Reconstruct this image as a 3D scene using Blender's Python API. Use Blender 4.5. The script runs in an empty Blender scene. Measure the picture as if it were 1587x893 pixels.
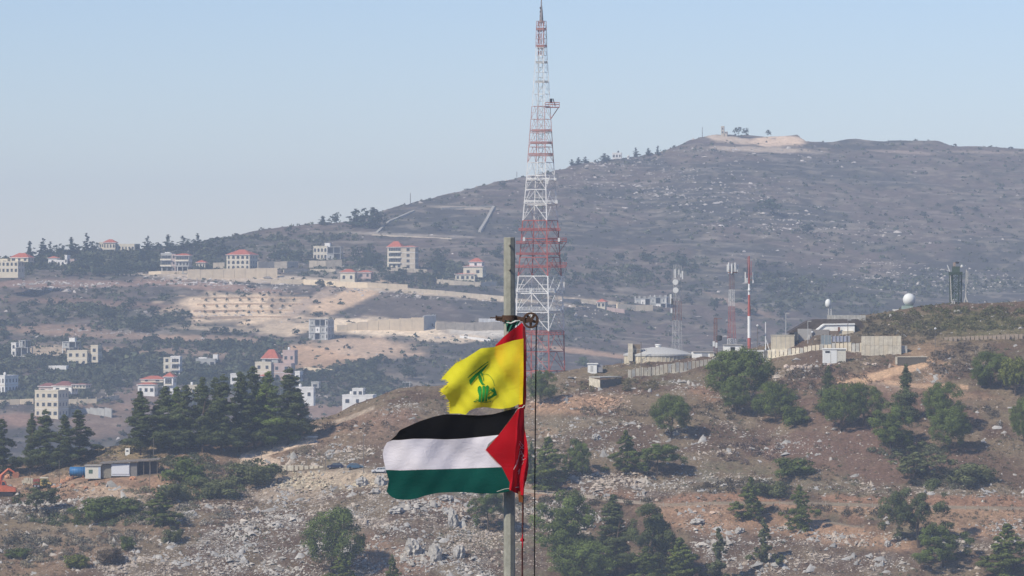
import bpy, bmesh, math, random
import numpy as np
from mathutils import Vector, Matrix, Euler
C = bpy.context.scene.collection
sc = bpy.context.scene
R = math.radians
random.seed(7); RNG = np.random.default_rng(7)
# ---------------------------------------------------------------- camera, world, sun
F = 6600.0; CX = 793.5; CY = 446.5           # focal length and centre in photograph pixels
cam = bpy.data.cameras.new('camera'); cam.lens = 36*F/1587; cam.sensor_width = 36
cam.clip_start = 1; cam.clip_end = 20000
co = bpy.data.objects.new('camera', cam); co.rotation_euler = (R(90), 0, 0); C.objects.link(co)
sc.camera = co
SUN_EL = R(41); SUN_AZ = R(221)               # azimuth, anticlockwise from +X: from the left and a little behind the camera
sd = Vector((math.cos(SUN_EL)*math.cos(SUN_AZ), math.cos(SUN_EL)*math.sin(SUN_AZ), math.sin(SUN_EL)))
w = bpy.data.worlds.new('World'); sc.world = w; w.use_nodes = True
nt = w.node_tree; bg = nt.nodes['Background']
sky = nt.nodes.new('ShaderNodeTexSky'); sky.sky_type = 'NISHITA'; sky.sun_disc = False
sky.sun_elevation = SUN_EL; sky.sun_rotation = math.atan2(sd.x, sd.y)
sky.altitude = 300; sky.air_density = 1.0; sky.dust_density = 0.1; sky.ozone_density = 5.0
tint = nt.nodes.new('ShaderNodeMix'); tint.data_type = 'RGBA'; tint.blend_type = 'MULTIPLY'; tint.inputs[0].default_value = 1; tint.inputs[7].default_value = (1.03, .965, 1.06, 1)   # tints the sky slightly towards violet
nt.links.new(sky.outputs[0], tint.inputs[6]); nt.links.new(tint.outputs[2], bg.inputs[0]); bg.inputs[1].default_value = 0.117
sl = bpy.data.lights.new('sun', 'SUN'); sl.energy = 4.8; sl.angle = R(0.6); sl.color = (1, 0.91, 0.77)
so = bpy.data.objects.new('sun', sl); so.rotation_euler = (-sd).to_track_quat('-Z', 'Y').to_euler(); so.location = (0, 0, 50); C.objects.link(so)
sc.view_settings.view_transform = 'Standard'; sc.view_settings.look = 'None'
sc.view_settings.exposure = 0.0; sc.view_settings.gamma = 1
sc.cycles.max_bounces = 4; sc.cycles.diffuse_bounces = 2; sc.cycles.glossy_bounces = 1; sc.cycles.transparent_max_bounces = 8
sc.cycles.transmission_bounces = 2; sc.cycles.volume_bounces = 0

# ---------------------------------------------------------------- materials
MATS = {}
def mat(name, col, rough=0.9, var=0.15, scale=3.0, metal=0.0, attr=False, bump=0.0, diffuse=False):
    if name in MATS: return MATS[name]
    m = bpy.data.materials.new(name); m.use_nodes = True; n = m.node_tree.nodes; l = m.node_tree.links
    b = n['Principled BSDF']; b.inputs['Roughness'].default_value = rough; b.inputs['Metallic'].default_value = metal
    b.inputs['Specular IOR Level'].default_value = 0.12 if rough > .7 else 0.4
    tc = n.new('ShaderNodeTexCoord'); no = n.new('ShaderNodeTexNoise'); no.inputs['Scale'].default_value = scale; no.inputs['Detail'].default_value = 6
    no.inputs['Roughness'].default_value = .65
    l.new(tc.outputs['Object'], no.inputs['Vector'])
    mr = n.new('ShaderNodeMapRange'); mr.inputs[1].default_value = .3; mr.inputs[2].default_value = .7
    mr.inputs[3].default_value = 1-var; mr.inputs[4].default_value = 1+var; l.new(no.outputs['Fac'], mr.inputs[0])
    mx = n.new('ShaderNodeMix'); mx.data_type = 'RGBA'; mx.blend_type = 'MULTIPLY'; mx.inputs[0].default_value = 1
    if attr:
        at = n.new('ShaderNodeVertexColor'); at.layer_name = 'Col'; l.new(at.outputs[0], mx.inputs[6])
    else: mx.inputs[6].default_value = (*col, 1)
    l.new(mr.outputs[0], mx.inputs[7])
    if diffuse:
        n.remove(b); d = n.new('ShaderNodeBsdfDiffuse'); l.new(mx.outputs[2], d.inputs[0]); d.inputs[1].default_value = .5
        l.new(d.outputs[0], n['Material Output'].inputs[0]); b = d
    else: l.new(mx.outputs[2], b.inputs['Base Color'])
    if bump:
        bp = n.new('ShaderNodeBump'); bp.inputs['Strength'].default_value = 1; bp.inputs['Distance'].default_value = bump
        l.new(no.outputs['Fac'], bp.inputs['Height']); l.new(bp.outputs[0], b.inputs['Normal'])
    MATS[name] = m; return m

# ---------------------------------------------------------------- mesh builder
class MB:
    def __init__(s): s.v = []; s.f = []
    def add(s, vs, fs):
        o = len(s.v); s.v += [tuple(p) for p in vs]; s.f += [tuple(i+o for i in q) for q in fs]; return s
    def box(s, x0, x1, y0, y1, z0, z1, rz=0, c=None):
        vs = [(x, y, z) for z in (z0, z1) for x, y in ((x0, y0), (x1, y0), (x1, y1), (x0, y1))]
        if rz:
            c = c or ((x0+x1)/2, (y0+y1)/2); ca, sa = math.cos(rz), math.sin(rz)
            vs = [(c[0]+(x-c[0])*ca-(y-c[1])*sa, c[1]+(x-c[0])*sa+(y-c[1])*ca, z) for x, y, z in vs]
        return s.add(vs, [(3, 2, 1, 0), (4, 5, 6, 7), (0, 1, 5, 4), (1, 2, 6, 5), (2, 3, 7, 6), (3, 0, 4, 7)])
    def tube(s, pts, rad, n=8, cap=True):
        pts = [Vector(p) for p in pts]; rad = rad if hasattr(rad, '__len__') else [rad]*len(pts); vs = []; fs = []
        for i, p in enumerate(pts):
            d = (pts[min(i+1, len(pts)-1)]-pts[max(i-1, 0)]).normalized()
            u = d.cross(Vector((0, 1, 0)) if abs(d.y) < .9 else Vector((1, 0, 0))).normalized(); q = d.cross(u)
            for k in range(n):
                a = 2*math.pi*(k+.5)/n; vs.append(p+(u*math.cos(a)+q*math.sin(a))*rad[i])
        for i in range(len(pts)-1):
            for k in range(n):
                k2 = (k+1) % n; fs.append((i*n+k, (i+1)*n+k, (i+1)*n+k2, i*n+k2))
        if cap: fs += [tuple(range(n)), tuple(range((len(pts)-1)*n+n-1, (len(pts)-1)*n-1, -1))]
        return s.add(vs, fs)
    def bar(s, a, b, t): return s.tube([a, b], t/1.414, 4)
    def lathe(s, prof, n=24, c=(0, 0, 0)):
        vs = []; fs = []
        for r_, z in prof:
            for k in range(n): a = 2*math.pi*k/n; vs.append((c[0]+r_*math.cos(a), c[1]+r_*math.sin(a), c[2]+z))
        for i in range(len(prof)-1):
            for k in range(n): k2 = (k+1) % n; fs.append((i*n+k, i*n+k2, (i+1)*n+k2, (i+1)*n+k))
        fs += [tuple(range(n-1, -1, -1)), tuple(range((len(prof)-1)*n, len(prof)*n))]
        return s.add(vs, fs)
    def prism(s, poly, y0, y1):                         # polygon in xz extruded along y
        n = len(poly); vs = [(x, y0, z) for x, z in poly]+[(x, y1, z) for x, z in poly]
        return s.add(vs, [tuple(range(n)), tuple(range(2*n-1, n-1, -1))]+[(i, i+n, (i+1) % n+n, (i+1) % n) for i in range(n)])
    def build(s, name, m, parent=None, smooth=False):
        me = bpy.data.meshes.new(name); me.from_pydata(s.v, [], s.f)
        bm = bmesh.new(); bm.from_mesh(me); bmesh.ops.recalc_face_normals(bm, faces=bm.faces); bm.to_mesh(me); bm.free()
        if m: me.materials.append(m)
        if smooth: me.polygons.foreach_set('use_smooth', [True]*len(me.polygons))
        o = bpy.data.objects.new(name, me); C.objects.link(o)
        if parent: o.parent = parent
        return o
def tag(o, label=None, cat=None, group=None, kind=None):
    if label: o['label'] = label
    if cat: o['category'] = cat
    if group: o['group'] = group
    if kind: o['kind'] = kind
    return o
def thing(name, label, cat, loc=(0, 0, 0), rz=0, group=None):
    o = bpy.data.objects.new(name, None); C.objects.link(o); o.location = loc; o.rotation_euler = (0, 0, rz); o.empty_display_size = .1
    return tag(o, label, cat, group)
def copy_tree(o, parent=None):
    c = o.copy(); C.objects.link(c); c.parent = parent
    for ch in list(o.children): copy_tree(ch, c)
    return c
def mesh_np(name, V, Fc, m, cols=None, smooth=False, kind=None):
    """fast mesh from numpy arrays: V (n,3), Fc (k,3|4), cols per vertex (n,3)"""
    me = bpy.data.meshes.new(name); k = Fc.shape[1]
    me.vertices.add(len(V)); me.vertices.foreach_set('co', V.astype(np.float32).ravel())
    me.loops.add(Fc.size); me.loops.foreach_set('vertex_index', Fc.astype(np.int32).ravel())
    me.polygons.add(len(Fc)); me.polygons.foreach_set('loop_start', np.arange(0, Fc.size, k, dtype=np.int32))
    me.polygons.foreach_set('loop_total', np.full(len(Fc), k, dtype=np.int32))
    if smooth: me.polygons.foreach_set('use_smooth', np.ones(len(Fc), dtype=bool))
    me.update(calc_edges=True)
    if cols is not None:
        a = me.color_attributes.new('Col', 'FLOAT_COLOR', 'POINT')
        a.data.foreach_set('color', np.c_[cols, np.ones(len(cols))].astype(np.float32).ravel())
    me.materials.append(m); o = bpy.data.objects.new(name, me); C.objects.link(o)
    if kind: o['kind'] = kind
    return o

# ---------------------------------------------------------------- noise
def _h(ix, iy, s):
    n = (ix.astype(np.int64)*374761393+iy.astype(np.int64)*668265263+s*1442695041) & 0xffffffff
    n = ((n ^ (n >> 13))*1274126177) & 0xffffffff
    return ((n ^ (n >> 16)) & 0xffff)/65535.0
def vn(x, y, s=0):
    ix = np.floor(x); iy = np.floor(y); fx = x-ix; fy = y-iy; fx = fx*fx*(3-2*fx); fy = fy*fy*(3-2*fy)
    a = _h(ix, iy, s); b = _h(ix+1, iy, s); c = _h(ix, iy+1, s); d = _h(ix+1, iy+1, s)
    return (a+(b-a)*fx)*(1-fy)+(c+(d-c)*fx)*fy
def fbm(x, y, o=4, s=0, g=.5):
    t = 0; a = 1; n = 0
    for i in range(o): t = t+a*vn(x, y, s+i*17); n += a; a *= g; x = x*2.03+5.1; y = y*2.03+9.7
    return t/n                                            # 0..1
def ss(a, b, x):
    t = np.clip((x-a)/(b-a), 0, 1); return t*t*(3-2*t)
# ---------------------------------------------------------------- terrain height
def curve(pts):
    p = np.array(pts, float); return lambda c: np.interp(c, p[:, 0], p[:, 1])
crest = curve([(-300, 745), (-50, 732), (60, 722), (130, 706), (200, 690), (320, 682), (400, 684), (470, 664), (500, 655), (560, 630), (620, 608), (680, 600), (760, 602), (830, 590), (870, 577),
               (920, 568), (1000, 560), (1100, 546), (1190, 535), (1230, 512), (1260, 500), (1330, 493), (1375, 487), (1400, 483), (1440, 478), (1500, 474), (1590, 468), (1800, 455), (2400, 470)])
crestY = curve([(-300, 1190), (300, 1190), (600, 1205), (800, 1230), (1100, 1250), (1250, 1275), (1800, 1290)])
skyr = curve([(-400, 440), (-60, 412), (0, 402), (60, 396), (110, 390), (180, 390), (240, 385), (300, 376), (330, 370), (400, 357), (440, 351), (500, 347), (545, 343), (600, 325), (660, 309), (720, 294), (790, 277), (850, 266),
               (905, 252), (960, 245), (1020, 238), (1060, 222), (1085, 213), (1110, 208), (1160, 208), (1200, 211), (1236, 209), (1250, 219), (1290, 219), (1320, 215), (1350, 218), (1400, 217), (1450, 219), (1487, 228), (1590, 228), (1800, 240), (2600, 300)])
midr = curve([(-400, 455), (0, 446), (300, 440), (600, 445), (800, 458), (1000, 480), (1587, 500), (2600, 520)])
BEN = []                                                    # benches cut into the near slope: yr(col), half width, back blend, cols, z
def YS(c): return 3000.+100+(midr(c)-skyr(c))*3.3         # distance of the skyline
def zbase(x, y):
    c = CX+x/np.maximum(y, 700)*F
    yc = crestY(c); zc = (CY-crest(c))/F*yc
    yb = 1050.; zb = -76.9
    t = (y-yb)/(yc-yb); p = t*(1.28-.28*t)
    near = zb+(zc-zb)*np.where(t < 0, 1.28*t*.55, p)
    near = np.maximum(near, -88)
    near = near+ (fbm(x*.03, y*.03, 3, 5)-.5)*3.4*ss(980, 1060, y)+(fbm(x*.22, y*.22, 3, 9)-.5)*1.5+(fbm(x*1.1, y*1.1, 2, 19)-.5)*.5
    # behind the crest: fall to the valley
    yv = 2400.; zv = -99.6
    fall = zc+(-107-zc)*ss(0, 1, (y-yc)/ (1660-yc))
    fall = np.where(y > 1660, -107+(zv+107)*ss(1700, 2400, y), fall)+(fbm(x*.03, y*.03, 3, 5)-.5)*3.4+(fbm(x*.22, y*.22, 3, 9)-.5)*1.0
    # front: from the camera's own hill down
    yf = np.array([-400, 0, 82, 300, 700, 940, 1050]); zf = np.array([-2, -2.5, -9, -42, -84, -88, -76.9])
    front = np.interp(y, yf, zf)+(fbm(x*.02, y*.02, 3, 5)-.5)*2
    ym = 3000.; zm = (CY-midr(c))/F*ym
    ys = YS(c); zs = (CY-skyr(c))/F*ys
    vfar = zv+(zm-zv)*((y-yv)/(ym-yv))
    up = zm+(zs-zm)*((y-ym)/(ys-ym)); down = zs-(y-ys)*.1
    far = np.where(y < ym, vfar, np.where(y < ys, up, np.maximum(down, 20*fbm(x*.001, y*.001, 2, 3)-40)))
    far = far+(fbm(x*.006, y*.006, 4, 11)-.5)*12*ss(2400, 2530, y)*(1-ss(-120, 0, y-ys)*.85)+(fbm(x*.06, y*.06, 3, 13)-.5)*2.6*ss(2400, 2500, y)
    terr = np.sin((far*.9+fbm(x*.008, y*.008, 2, 4)*6))*.5*ss(2450, 2600, y)*(fbm(x*.005, y*.005, 2, 77) > .5)
    # the tan cut on the summit
    cut = ss(1085, 1100, c)*(1-ss(1238, 1250, c))*ss(ys-60, ys-49, y)*(1-ss(ys, ys+20, y))
    far = far+terr+cut*4.5-(ss(1085, 1100, c)*(1-ss(1238, 1250, c)))*ss(ys-78, ys-60, y)*(1-ss(ys+25, ys+50, y))*5.0
    z = np.where(y < 1000, front, near)
    z = np.where((y >= 960) & (y < 1050), front+(near-front)*ss(1000, 1050, y), z)
    z = np.where(y > yc, fall, z); z = np.where(y > 2400, far, z)
    return z
def zt(x, y):
    x = np.asarray(x, float); y = np.asarray(y, float); z = zbase(x, y); c = CX+x/np.maximum(y, 700)*F
    for cs, ys_, zs_, wd, bk, c0, c1 in BEN:
        yr = np.interp(c, cs, ys_); zr = np.interp(c, cs, zs_); d = y-yr
        m = (1-ss(wd, wd+bk, d))*ss(-wd-bk*.8, -wd, d)*ss(c0-14, c0, c)*(1-ss(c1, c1+14, c))
        z = z+(zr+.13*np.clip(d,-wd,wd)-z)*m
    return z
def hit(c, r, ymin=1040., ymax=4400.):
    ys_ = np.arange(ymin, ymax, .5); x = (c-CX)/F*ys_; zr = (CY-r)/F*ys_
    below = zr <= zt(x, ys_); i = int(np.argmax(below)) if below.any() else len(ys_)-1
    return float(ys_[i])
def bench(rows, wd, bk, step=12):
    cv = curve(rows); c0, c1 = rows[0][0], rows[-1][0]; cs = np.arange(c0-30, c1+31, step, dtype=float)
    Y = np.array([hit(c, float(cv(c)), 1045, 1300) for c in cs]); k = np.ones(5)/5; Y = np.convolve(np.pad(Y, 2, 'edge'), k, 'valid')
    Z = (CY-cv(cs))/F*Y
    BEN.append((cs, Y, Z, wd, bk, c0, c1))
bench([(-60, 748), (70, 745), (180, 741), (260, 738)], 5, 5)                       # yard with the sheds
bench([(424, 727), (560, 727), (600, 733), (640, 735)], 4.0, 5)                    # terrace with the parked cars
bench([(800, 759), (830, 762), (900, 768), (960, 776), (1030, 783), (1110, 780), (1250, 780), (1400, 785), (1620, 789)], 2.4, 5.5)   # track
bench([(1210, 792), (1240, 803), (1300, 812), (1330, 817)], 1.4, 2.5)
def G(c, r, far=False, **k):
    """ground point seen at photograph pixel (c, r)"""
    y = hit(c, r, 2300. if far else 1040., **k) if 'ymin' not in k else hit(c, r, **k)
    x = (c-CX)/F*y; return Vector((x, y, float(zt(x, y))))
def P(c, r, Y): return Vector(((c-CX)/F*Y, Y, (CY-r)/F*Y))
# ---------------------------------------------------------------- ground colours (what grows or lies there)
def blob(c, r, cx, cy, rx, ry, ang=0, soft=.35, wob=None):
    a = R(ang); dx = c-cx; dy = r-cy; u = (dx*math.cos(a)+dy*math.sin(a))/rx; v = (-dx*math.sin(a)+dy*math.cos(a))/ry
    d = np.sqrt(u*u+v*v)+(wob if wob is not None else 0)
    return 1-ss(1-soft, 1+soft, d)
def lerp(a, b, t): return a+(np.array(b)-a)*t[..., None]
DRY = (.126, .086, .060); DRY2 = (.185, .142, .094); ORG = (.37, .235, .15); TAN = (.47, .38, .28); OLIVE = (.13, .125, .075); GREY = (.29, .27, .24); DUST = (.42, .33, .24)
def near_col(x, y, z):
    c = CX+x/y*F; r = CY-z/y*F; n = fbm(x*.09, y*.09, 4, 31); n2 = fbm(x*.5, y*.5, 4, 41); n3 = fbm(x*.03, y*.03, 3, 51); wob = (n-.5)*1.3
    col = np.empty(x.shape+(3,)); col[:] = DRY
    col = lerp(col, DRY2, ss(.42, .62, n)); col = lerp(col, OLIVE, ss(.56, .7, n3)*.6*ss(.4, .6, n2))
    rk = rockdens(c, r, x, y)
    col = lerp(col, GREY, rk*.45*ss(.3, .7, n2))
    for cx, cy, rx, ry, a, cc, s in NEARB:
        col = lerp(col, cc, blob(c, r, cx, cy, rx, ry, a, .4, wob)*s*(.6+.4*ss(.3, .5, n2)))
    for pts, wd, cc in PATHS:
        pr = curve(pts); m = (1-ss(wd*.75, wd*1.1, np.abs(r-pr(c))+wob*wd*.5))*(c > pts[0][0])*(c < pts[-1][0]); col = lerp(col, cc, m)
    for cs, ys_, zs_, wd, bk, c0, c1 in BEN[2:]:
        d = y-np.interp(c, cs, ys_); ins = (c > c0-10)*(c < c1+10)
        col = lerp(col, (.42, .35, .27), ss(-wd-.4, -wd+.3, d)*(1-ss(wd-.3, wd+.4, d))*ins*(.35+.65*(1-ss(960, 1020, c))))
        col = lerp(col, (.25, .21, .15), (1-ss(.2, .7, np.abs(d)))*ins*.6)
        col = lerp(col, ORG, ss(-wd-6, -wd-1, d)*(1-ss(-wd-.4, -wd, d))*ins*ss(.38, .6, n3)*.8)
        col = lerp(col, (.30, .17, .11), ss(wd, wd+.6, d)*(1-ss(wd+4, wd+6, d))*ins*ss(.4, .6, n)*.8)
    return col*(.80+.4*n2)[..., None]
NEARB = [(110, 752, 190, 20, 2, ORG, .75), (190, 770, 60, 12, 10, TAN, .6), (280, 725, 60, 14, -8, ORG, .5), (330, 700, 80, 18, 0, (.30, .19, .12), .5), (280, 760, 40, 30, 0, ORG, .45),
         (520, 742, 110, 14, 0, TAN, .9), (450, 765, 60, 14, 0, TAN, .5), (890, 628, 90, 13, -6, ORG, .85), (830, 668, 40, 9, 0, ORG, .4), (1110, 612, 50, 12, 10, (.33, .2, .13), .6), (1340, 590, 70, 12, -8, ORG, .9), (1400, 570, 60, 14, -40, ORG, .85), (1370, 600, 55, 8, 0, TAN, .8),
         (1450, 570, 22, 42, 30, ORG, .6), (1430, 610, 120, 8, 4, ORG, .5), (1090, 800, 80, 22, 5, ORG, .8), (1230, 812, 50, 12, 5, ORG, .8), (1340, 835, 90, 14, 5, ORG, .7), (1510, 810, 110, 20, 0, ORG, .7), (1340, 640, 160, 50, 0, (.165, .108, .082), .8),
         (1500, 505, 120, 20, 2, (.15, .14, .07), .8), (1330, 510, 60, 18, -20, (.14, .12, .08), .6), (1420, 535, 80, 20, 0, (.2, .16, .1), .5), (1320, 710, 140, 40, 0, (.165, .105, .078), .85),
         (560, 655, 100, 18, -10, (.26, .17, .12), .7), (560, 680, 160, 14, -5, (.28, .2, .14), .4), (380, 720, 80, 16, -5, (.26, .18, .12), .6), (130, 840, 170, 22, -12, (.27, .19, .13), .5), (70, 880, 120, 12, -10, (.28, .19, .12), .5), (120, 800, 160, 16, -8, (.24, .19, .12), .6), (60, 830, 90, 14, -8, (.25, .2, .14), .6),
         (200, 700, 60, 12, 0, (.30, .23, .13), .8), (680, 780, 60, 10, 0, ORG, .5), (600, 860, 60, 24, 20, (.30, .19, .13), .5)]
PATHS = [([(372, 712), (400, 704), (430, 693), (460, 685), (492, 680)], 8, (.60, .47, .35)), ([(385, 716), (410, 714), (436, 722)], 8, (.56, .44, .33)),
         ([(1296, 600), (1335, 590), (1375, 579), (1412, 571), (1446, 560)], 7, (.52, .35, .22)), ([(1370, 592), (1420, 598), (1500, 601)], 4, (.46, .31, .20)), ([(470, 670), (500, 661), (540, 648), (580, 632)], 3.5, (.36, .29, .22))]
ROCKS = [(560, 830, 270, 85, 0, 1.0), (330, 860, 190, 52, -14, 1.0), (520, 748, 120, 28, 0, .9), (80, 782, 110, 14, 0, .9), (30, 855, 60, 10, 0, .3), (520, 705, 80, 16, -6, .7), (610, 640, 60, 20, -20, .45), (650, 800, 140, 60, 0, .8), (150, 868, 120, 16, -12, .5),
         (110, 752, 170, 9, 2, .55), (900, 675, 100, 45, 8, .32), (1040, 690, 90, 30, 12, .32), (1170, 665, 90, 20, 20, .25), (960, 750, 150, 22, 3, .9), (1110, 830, 70, 45, 30, .8), (1240, 690, 50, 12, 10, .35), (1215, 700, 90, 16, 0, .3), (1260, 835, 120, 22, 3, .8), (1300, 872, 160, 24, 0, .7),
         (1520, 762, 100, 12, 3, .5), (1530, 830, 90, 26, -8, .8), (1130, 745, 60, 14, 0, .6), (1350, 758, 160, 8, 2, .35), (730, 850, 60, 60, 0, 1), (890, 628, 90, 14, -6, .7), (1080, 605, 60, 10, 10, .5), (1240, 577, 40, 10, 0, .5), (1440, 580, 30, 20, 30, .5), (850, 800, 90, 40, 0, .8), (110, 745, 150, 10, 0, .35), (240, 755, 50, 22, 0, .4)]
def rockdens(c, r, x, y):
    wob = (fbm(x*.08, y*.08, 3, 61)-.5)*1.2; d = np.full(np.shape(c), .05)
    for cx, cy, rx, ry, a, s in ROCKS: d = np.maximum(d, s*blob(c, r, cx, cy, rx, ry, a, .4, wob))
    st = ss(.36, .60, fbm(x*.16+y*.12, y*.22-x*.10, 4, 71)); return np.clip(d*(.35+.65*st), 0, 1)
SCRUB = (.062, .058, .056); SC2 = (.120, .094, .084); LIT = (.24, .20, .16)
FARB = [(375, 478, 105, 23, 0, (.70, .54, .37), 1), (480, 470, 50, 9, -30, (.42, .32, .24), .9), (540, 462, 60, 14, -20, (.64, .46, .30), .9), (590, 508, 130, 13, 2, (.74, .60, .43), 1), (440, 508, 40, 12, 0, (.56, .44, .31), .9), (560, 540, 90, 16, 0, (.58, .42, .29), .8),
        (480, 555, 60, 20, 0, (.52, .34, .21), .7), (740, 515, 60, 8, 4, (.6, .55, .47), .9), (700, 525, 60, 6, 0, (.62, .5, .36), .9), (400, 432, 180, 6, 2, (.50, .41, .31), 1), (640, 452, 220, 4, 5, (.5, .41, .3), 1), (90, 440, 130, 6, 0, (.34, .22, .17), .6), (330, 444, 110, 6, 4, (.34, .22, .165), .8), (150, 470, 150, 5, 3, (.25, .16, .12), .5), (180, 520, 180, 5, 2, (.36, .24, .17), .5), (430, 470, 18, 14, -35, (.15, .11, .09), .6), (620, 475, 60, 14, 0, (.13, .105, .09), .6),
        (240, 545, 150, 5, 2, (.44, .31, .22), .45), (330, 525, 120, 5, 2, (.44, .31, .22), .45), (350, 510, 90, 4, 2, (.5, .4, .28), .6), (80, 510, 80, 6, 0, (.36, .24, .17), .5), (75, 545, 40, 10, 0, (.5, .4, .28), .7), (30, 650, 50, 12, 0, (.36, .22, .16), .6), (150, 650, 60, 30, 0, (.27, .18, .13), .6), (220, 620, 40, 20, 0, (.3, .2, .15), .5),
        (520, 640, 60, 14, 0, (.33, .22, .17), .6), (910, 546, 110, 4, 7, (.46, .30, .2), .7), (910, 466, 60, 3, 5, (.52, .42, .3), .8), (1150, 475, 60, 5, 20, (.35, .24, .18), .5), (1130, 216, 40, 5, 8, (.55, .44, .33), .9), (1205, 219, 44, 8, 0, (.66, .50, .36), 1), (1180, 232, 90, 4, 2, (.48, .39, .3), .8), (1400, 236, 50, 2.5, 3, (.36, .28, .23), .6), (1530, 236, 70, 2.5, 1, (.34, .27, .22), .5), (720, 322, 60, 2.5, 2, (.44, .37, .29), .7),
        (600, 363, 130, 2, 2, (.38, .33, .27), .6), (540, 425, 60, 6, 0, (.4, .35, .28), .4)]
GREENB = [(120, 490, 200, 34, 0, .8), (200, 410, 240, 22, 0, 1.0), (150, 570, 220, 64, 0, 1.0), (330, 570, 150, 48, 0, 1.0), (520, 600, 90, 40, 0, 1.1), (200, 410, 220, 20, 0, .8), (420, 400, 160, 28, 0, .6), (680, 425, 120, 18, 3, .8), (120, 490, 160, 20, 0, .55), (960, 420, 200, 40, 5, .45), (1150, 450, 250, 30, 3, .55), (900, 500, 120, 30, 0, .3), (700, 540, 100, 30, 0, .35), (1430, 440, 160, 20, 0, .45), (1300, 360, 300, 30, 5, .2)]
def greenness(c, r, x, y):
    wob = (fbm(x*.015, y*.015, 3, 81)-.5)*1.4; d = np.full(np.shape(c), .12)
    for cx, cy, rx, ry, a, s in GREENB: d = np.maximum(d, s*blob(c, r, cx, cy, rx, ry, a, .5, wob))
    for b in FARB: d = d*(1-blob(c, r, b[0], b[1], b[2], b[3], b[4], .4)*b[6])
    return d*(.4+.9*ss(.35, .6, fbm(x*.024, y*.024, 3, 91)))
def far_col(x, y, z):
    c = CX+x/y*F; r = CY-z/y*F; n = fbm(x*.012, y*.008, 4, 101); n2 = fbm(x*.09, y*.07, 4, 111); wob = (n2-.5)*1.2
    col = np.empty(x.shape+(3,)); col[:] = SCRUB
    col = lerp(col, SC2, ss(.40, .58, n)); col = lerp(col, LIT, ss(.54, .72, n2)*.55); col = lerp(col, (.055, .052, .045), ss(.5, .68, fbm(x*.11, y*.06, 3, 117))*.6)
    col = lerp(col, (.06, .075, .045), np.clip(greenness(c, r, x, y), 0, 1)*ss(.35, .6, n2)*.8)
    streak = ss(.62, .74, fbm(x*.025, y*.12+x*.015, 4, 121)); col = lerp(col, (.34, .30, .26), streak*.35)
    for cx, cy, rx, ry, a, cc, s in FARB: col = lerp(col, cc, blob(c, r, cx, cy, rx, ry, a, .3, wob*.8)*s)
    return col*(.78+.44*fbm(x*.3, y*.3, 2, 131))[..., None]

def grid(name, cols, Ys, colf, m):
    cc, yy = np.meshgrid(cols, Ys); x = (cc-CX)/F*yy; z = zt(x, yy); col = colf(x, yy, z)
    nc, nr = len(cols), len(Ys); i = np.arange(nr-1)[:, None]*nc+np.arange(nc-1)[None]; i = i.ravel()
    return mesh_np(name, np.c_[x.ravel(), yy.ravel(), z.ravel()], np.c_[i, i+1, i+nc+1, i+nc], m, col.reshape(-1, 3), True, 'structure')
gm = mat('near_ground', None, var=.42, scale=1.5, attr=True, bump=.5, diffuse=True); fm = mat('far_ground', None, var=.28, scale=.45, attr=True, bump=.5, diffuse=True)
side = np.r_[np.array([-3600, -2400, -1600, -1000, -600, -350, -200, -120, -70]), np.arange(-45, 1634, 2.6), np.array([1660, 1710, 1800, 1950, 2200, 2600, 3200, 4200])]
grid('hillside', side, np.r_[np.arange(1000, 1045, 5), np.arange(1045, 1300, .8), np.arange(1300, 2320, 12)], near_col, gm)
sidef = np.r_[side[:9], np.arange(-45, 1634, 3.0), side[-8:]]
grid('mountain', sidef, np.r_[np.arange(2308, 2400, 12), np.arange(2400, 4060, 5), np.arange(4060, 6000, 70)], far_col, fm)
xs = np.linspace(-700, 700, 90); ys = np.linspace(-250, 1001, 90); xx, yy = np.meshgrid(xs, ys); zz = zt(xx, yy)-.3
i = (np.arange(89)[:, None]*90+np.arange(89)[None]).ravel()
mesh_np('valley_ground', np.c_[xx.ravel(), yy.ravel(), zz.ravel()], np.c_[i, i+1, i+91, i+90], gm, np.tile(np.array(DRY), (8100, 1))*(.7+.6*fbm(xx.ravel()*.1, yy.ravel()*.1, 3, 3))[:, None], True, 'structure')
# places kept free of trees: (middle col, top row, width, rows) of the houses
KEEP = [(20, 405, 44, 30), (94, 405, 46, 20), (182, 385, 60, 24), (275, 400, 60, 34), (313, 408, 26, 20), (375, 398, 90, 36), (430, 415, 90, 16), (507, 384, 62, 44), (550, 418, 60, 32), (630, 385, 74, 46), (735, 405, 90, 50), (500, 505, 60, 36), (34, 538, 44, 34), (110, 530, 66, 60), (20, 590, 40, 50), (80, 600, 90, 64), (145, 625, 80, 46), (266, 560, 36, 40), (230, 590, 50, 40), (260, 585, 30, 46), (320, 560, 46, 24), (424, 555, 70, 60), (478, 603, 40, 34), (555, 605, 60, 34), (300, 605, 60, 24), (370, 590, 40, 26), (937, 468, 40, 26), (1010, 460, 90, 44), (640, 500, 90, 30)]

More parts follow.
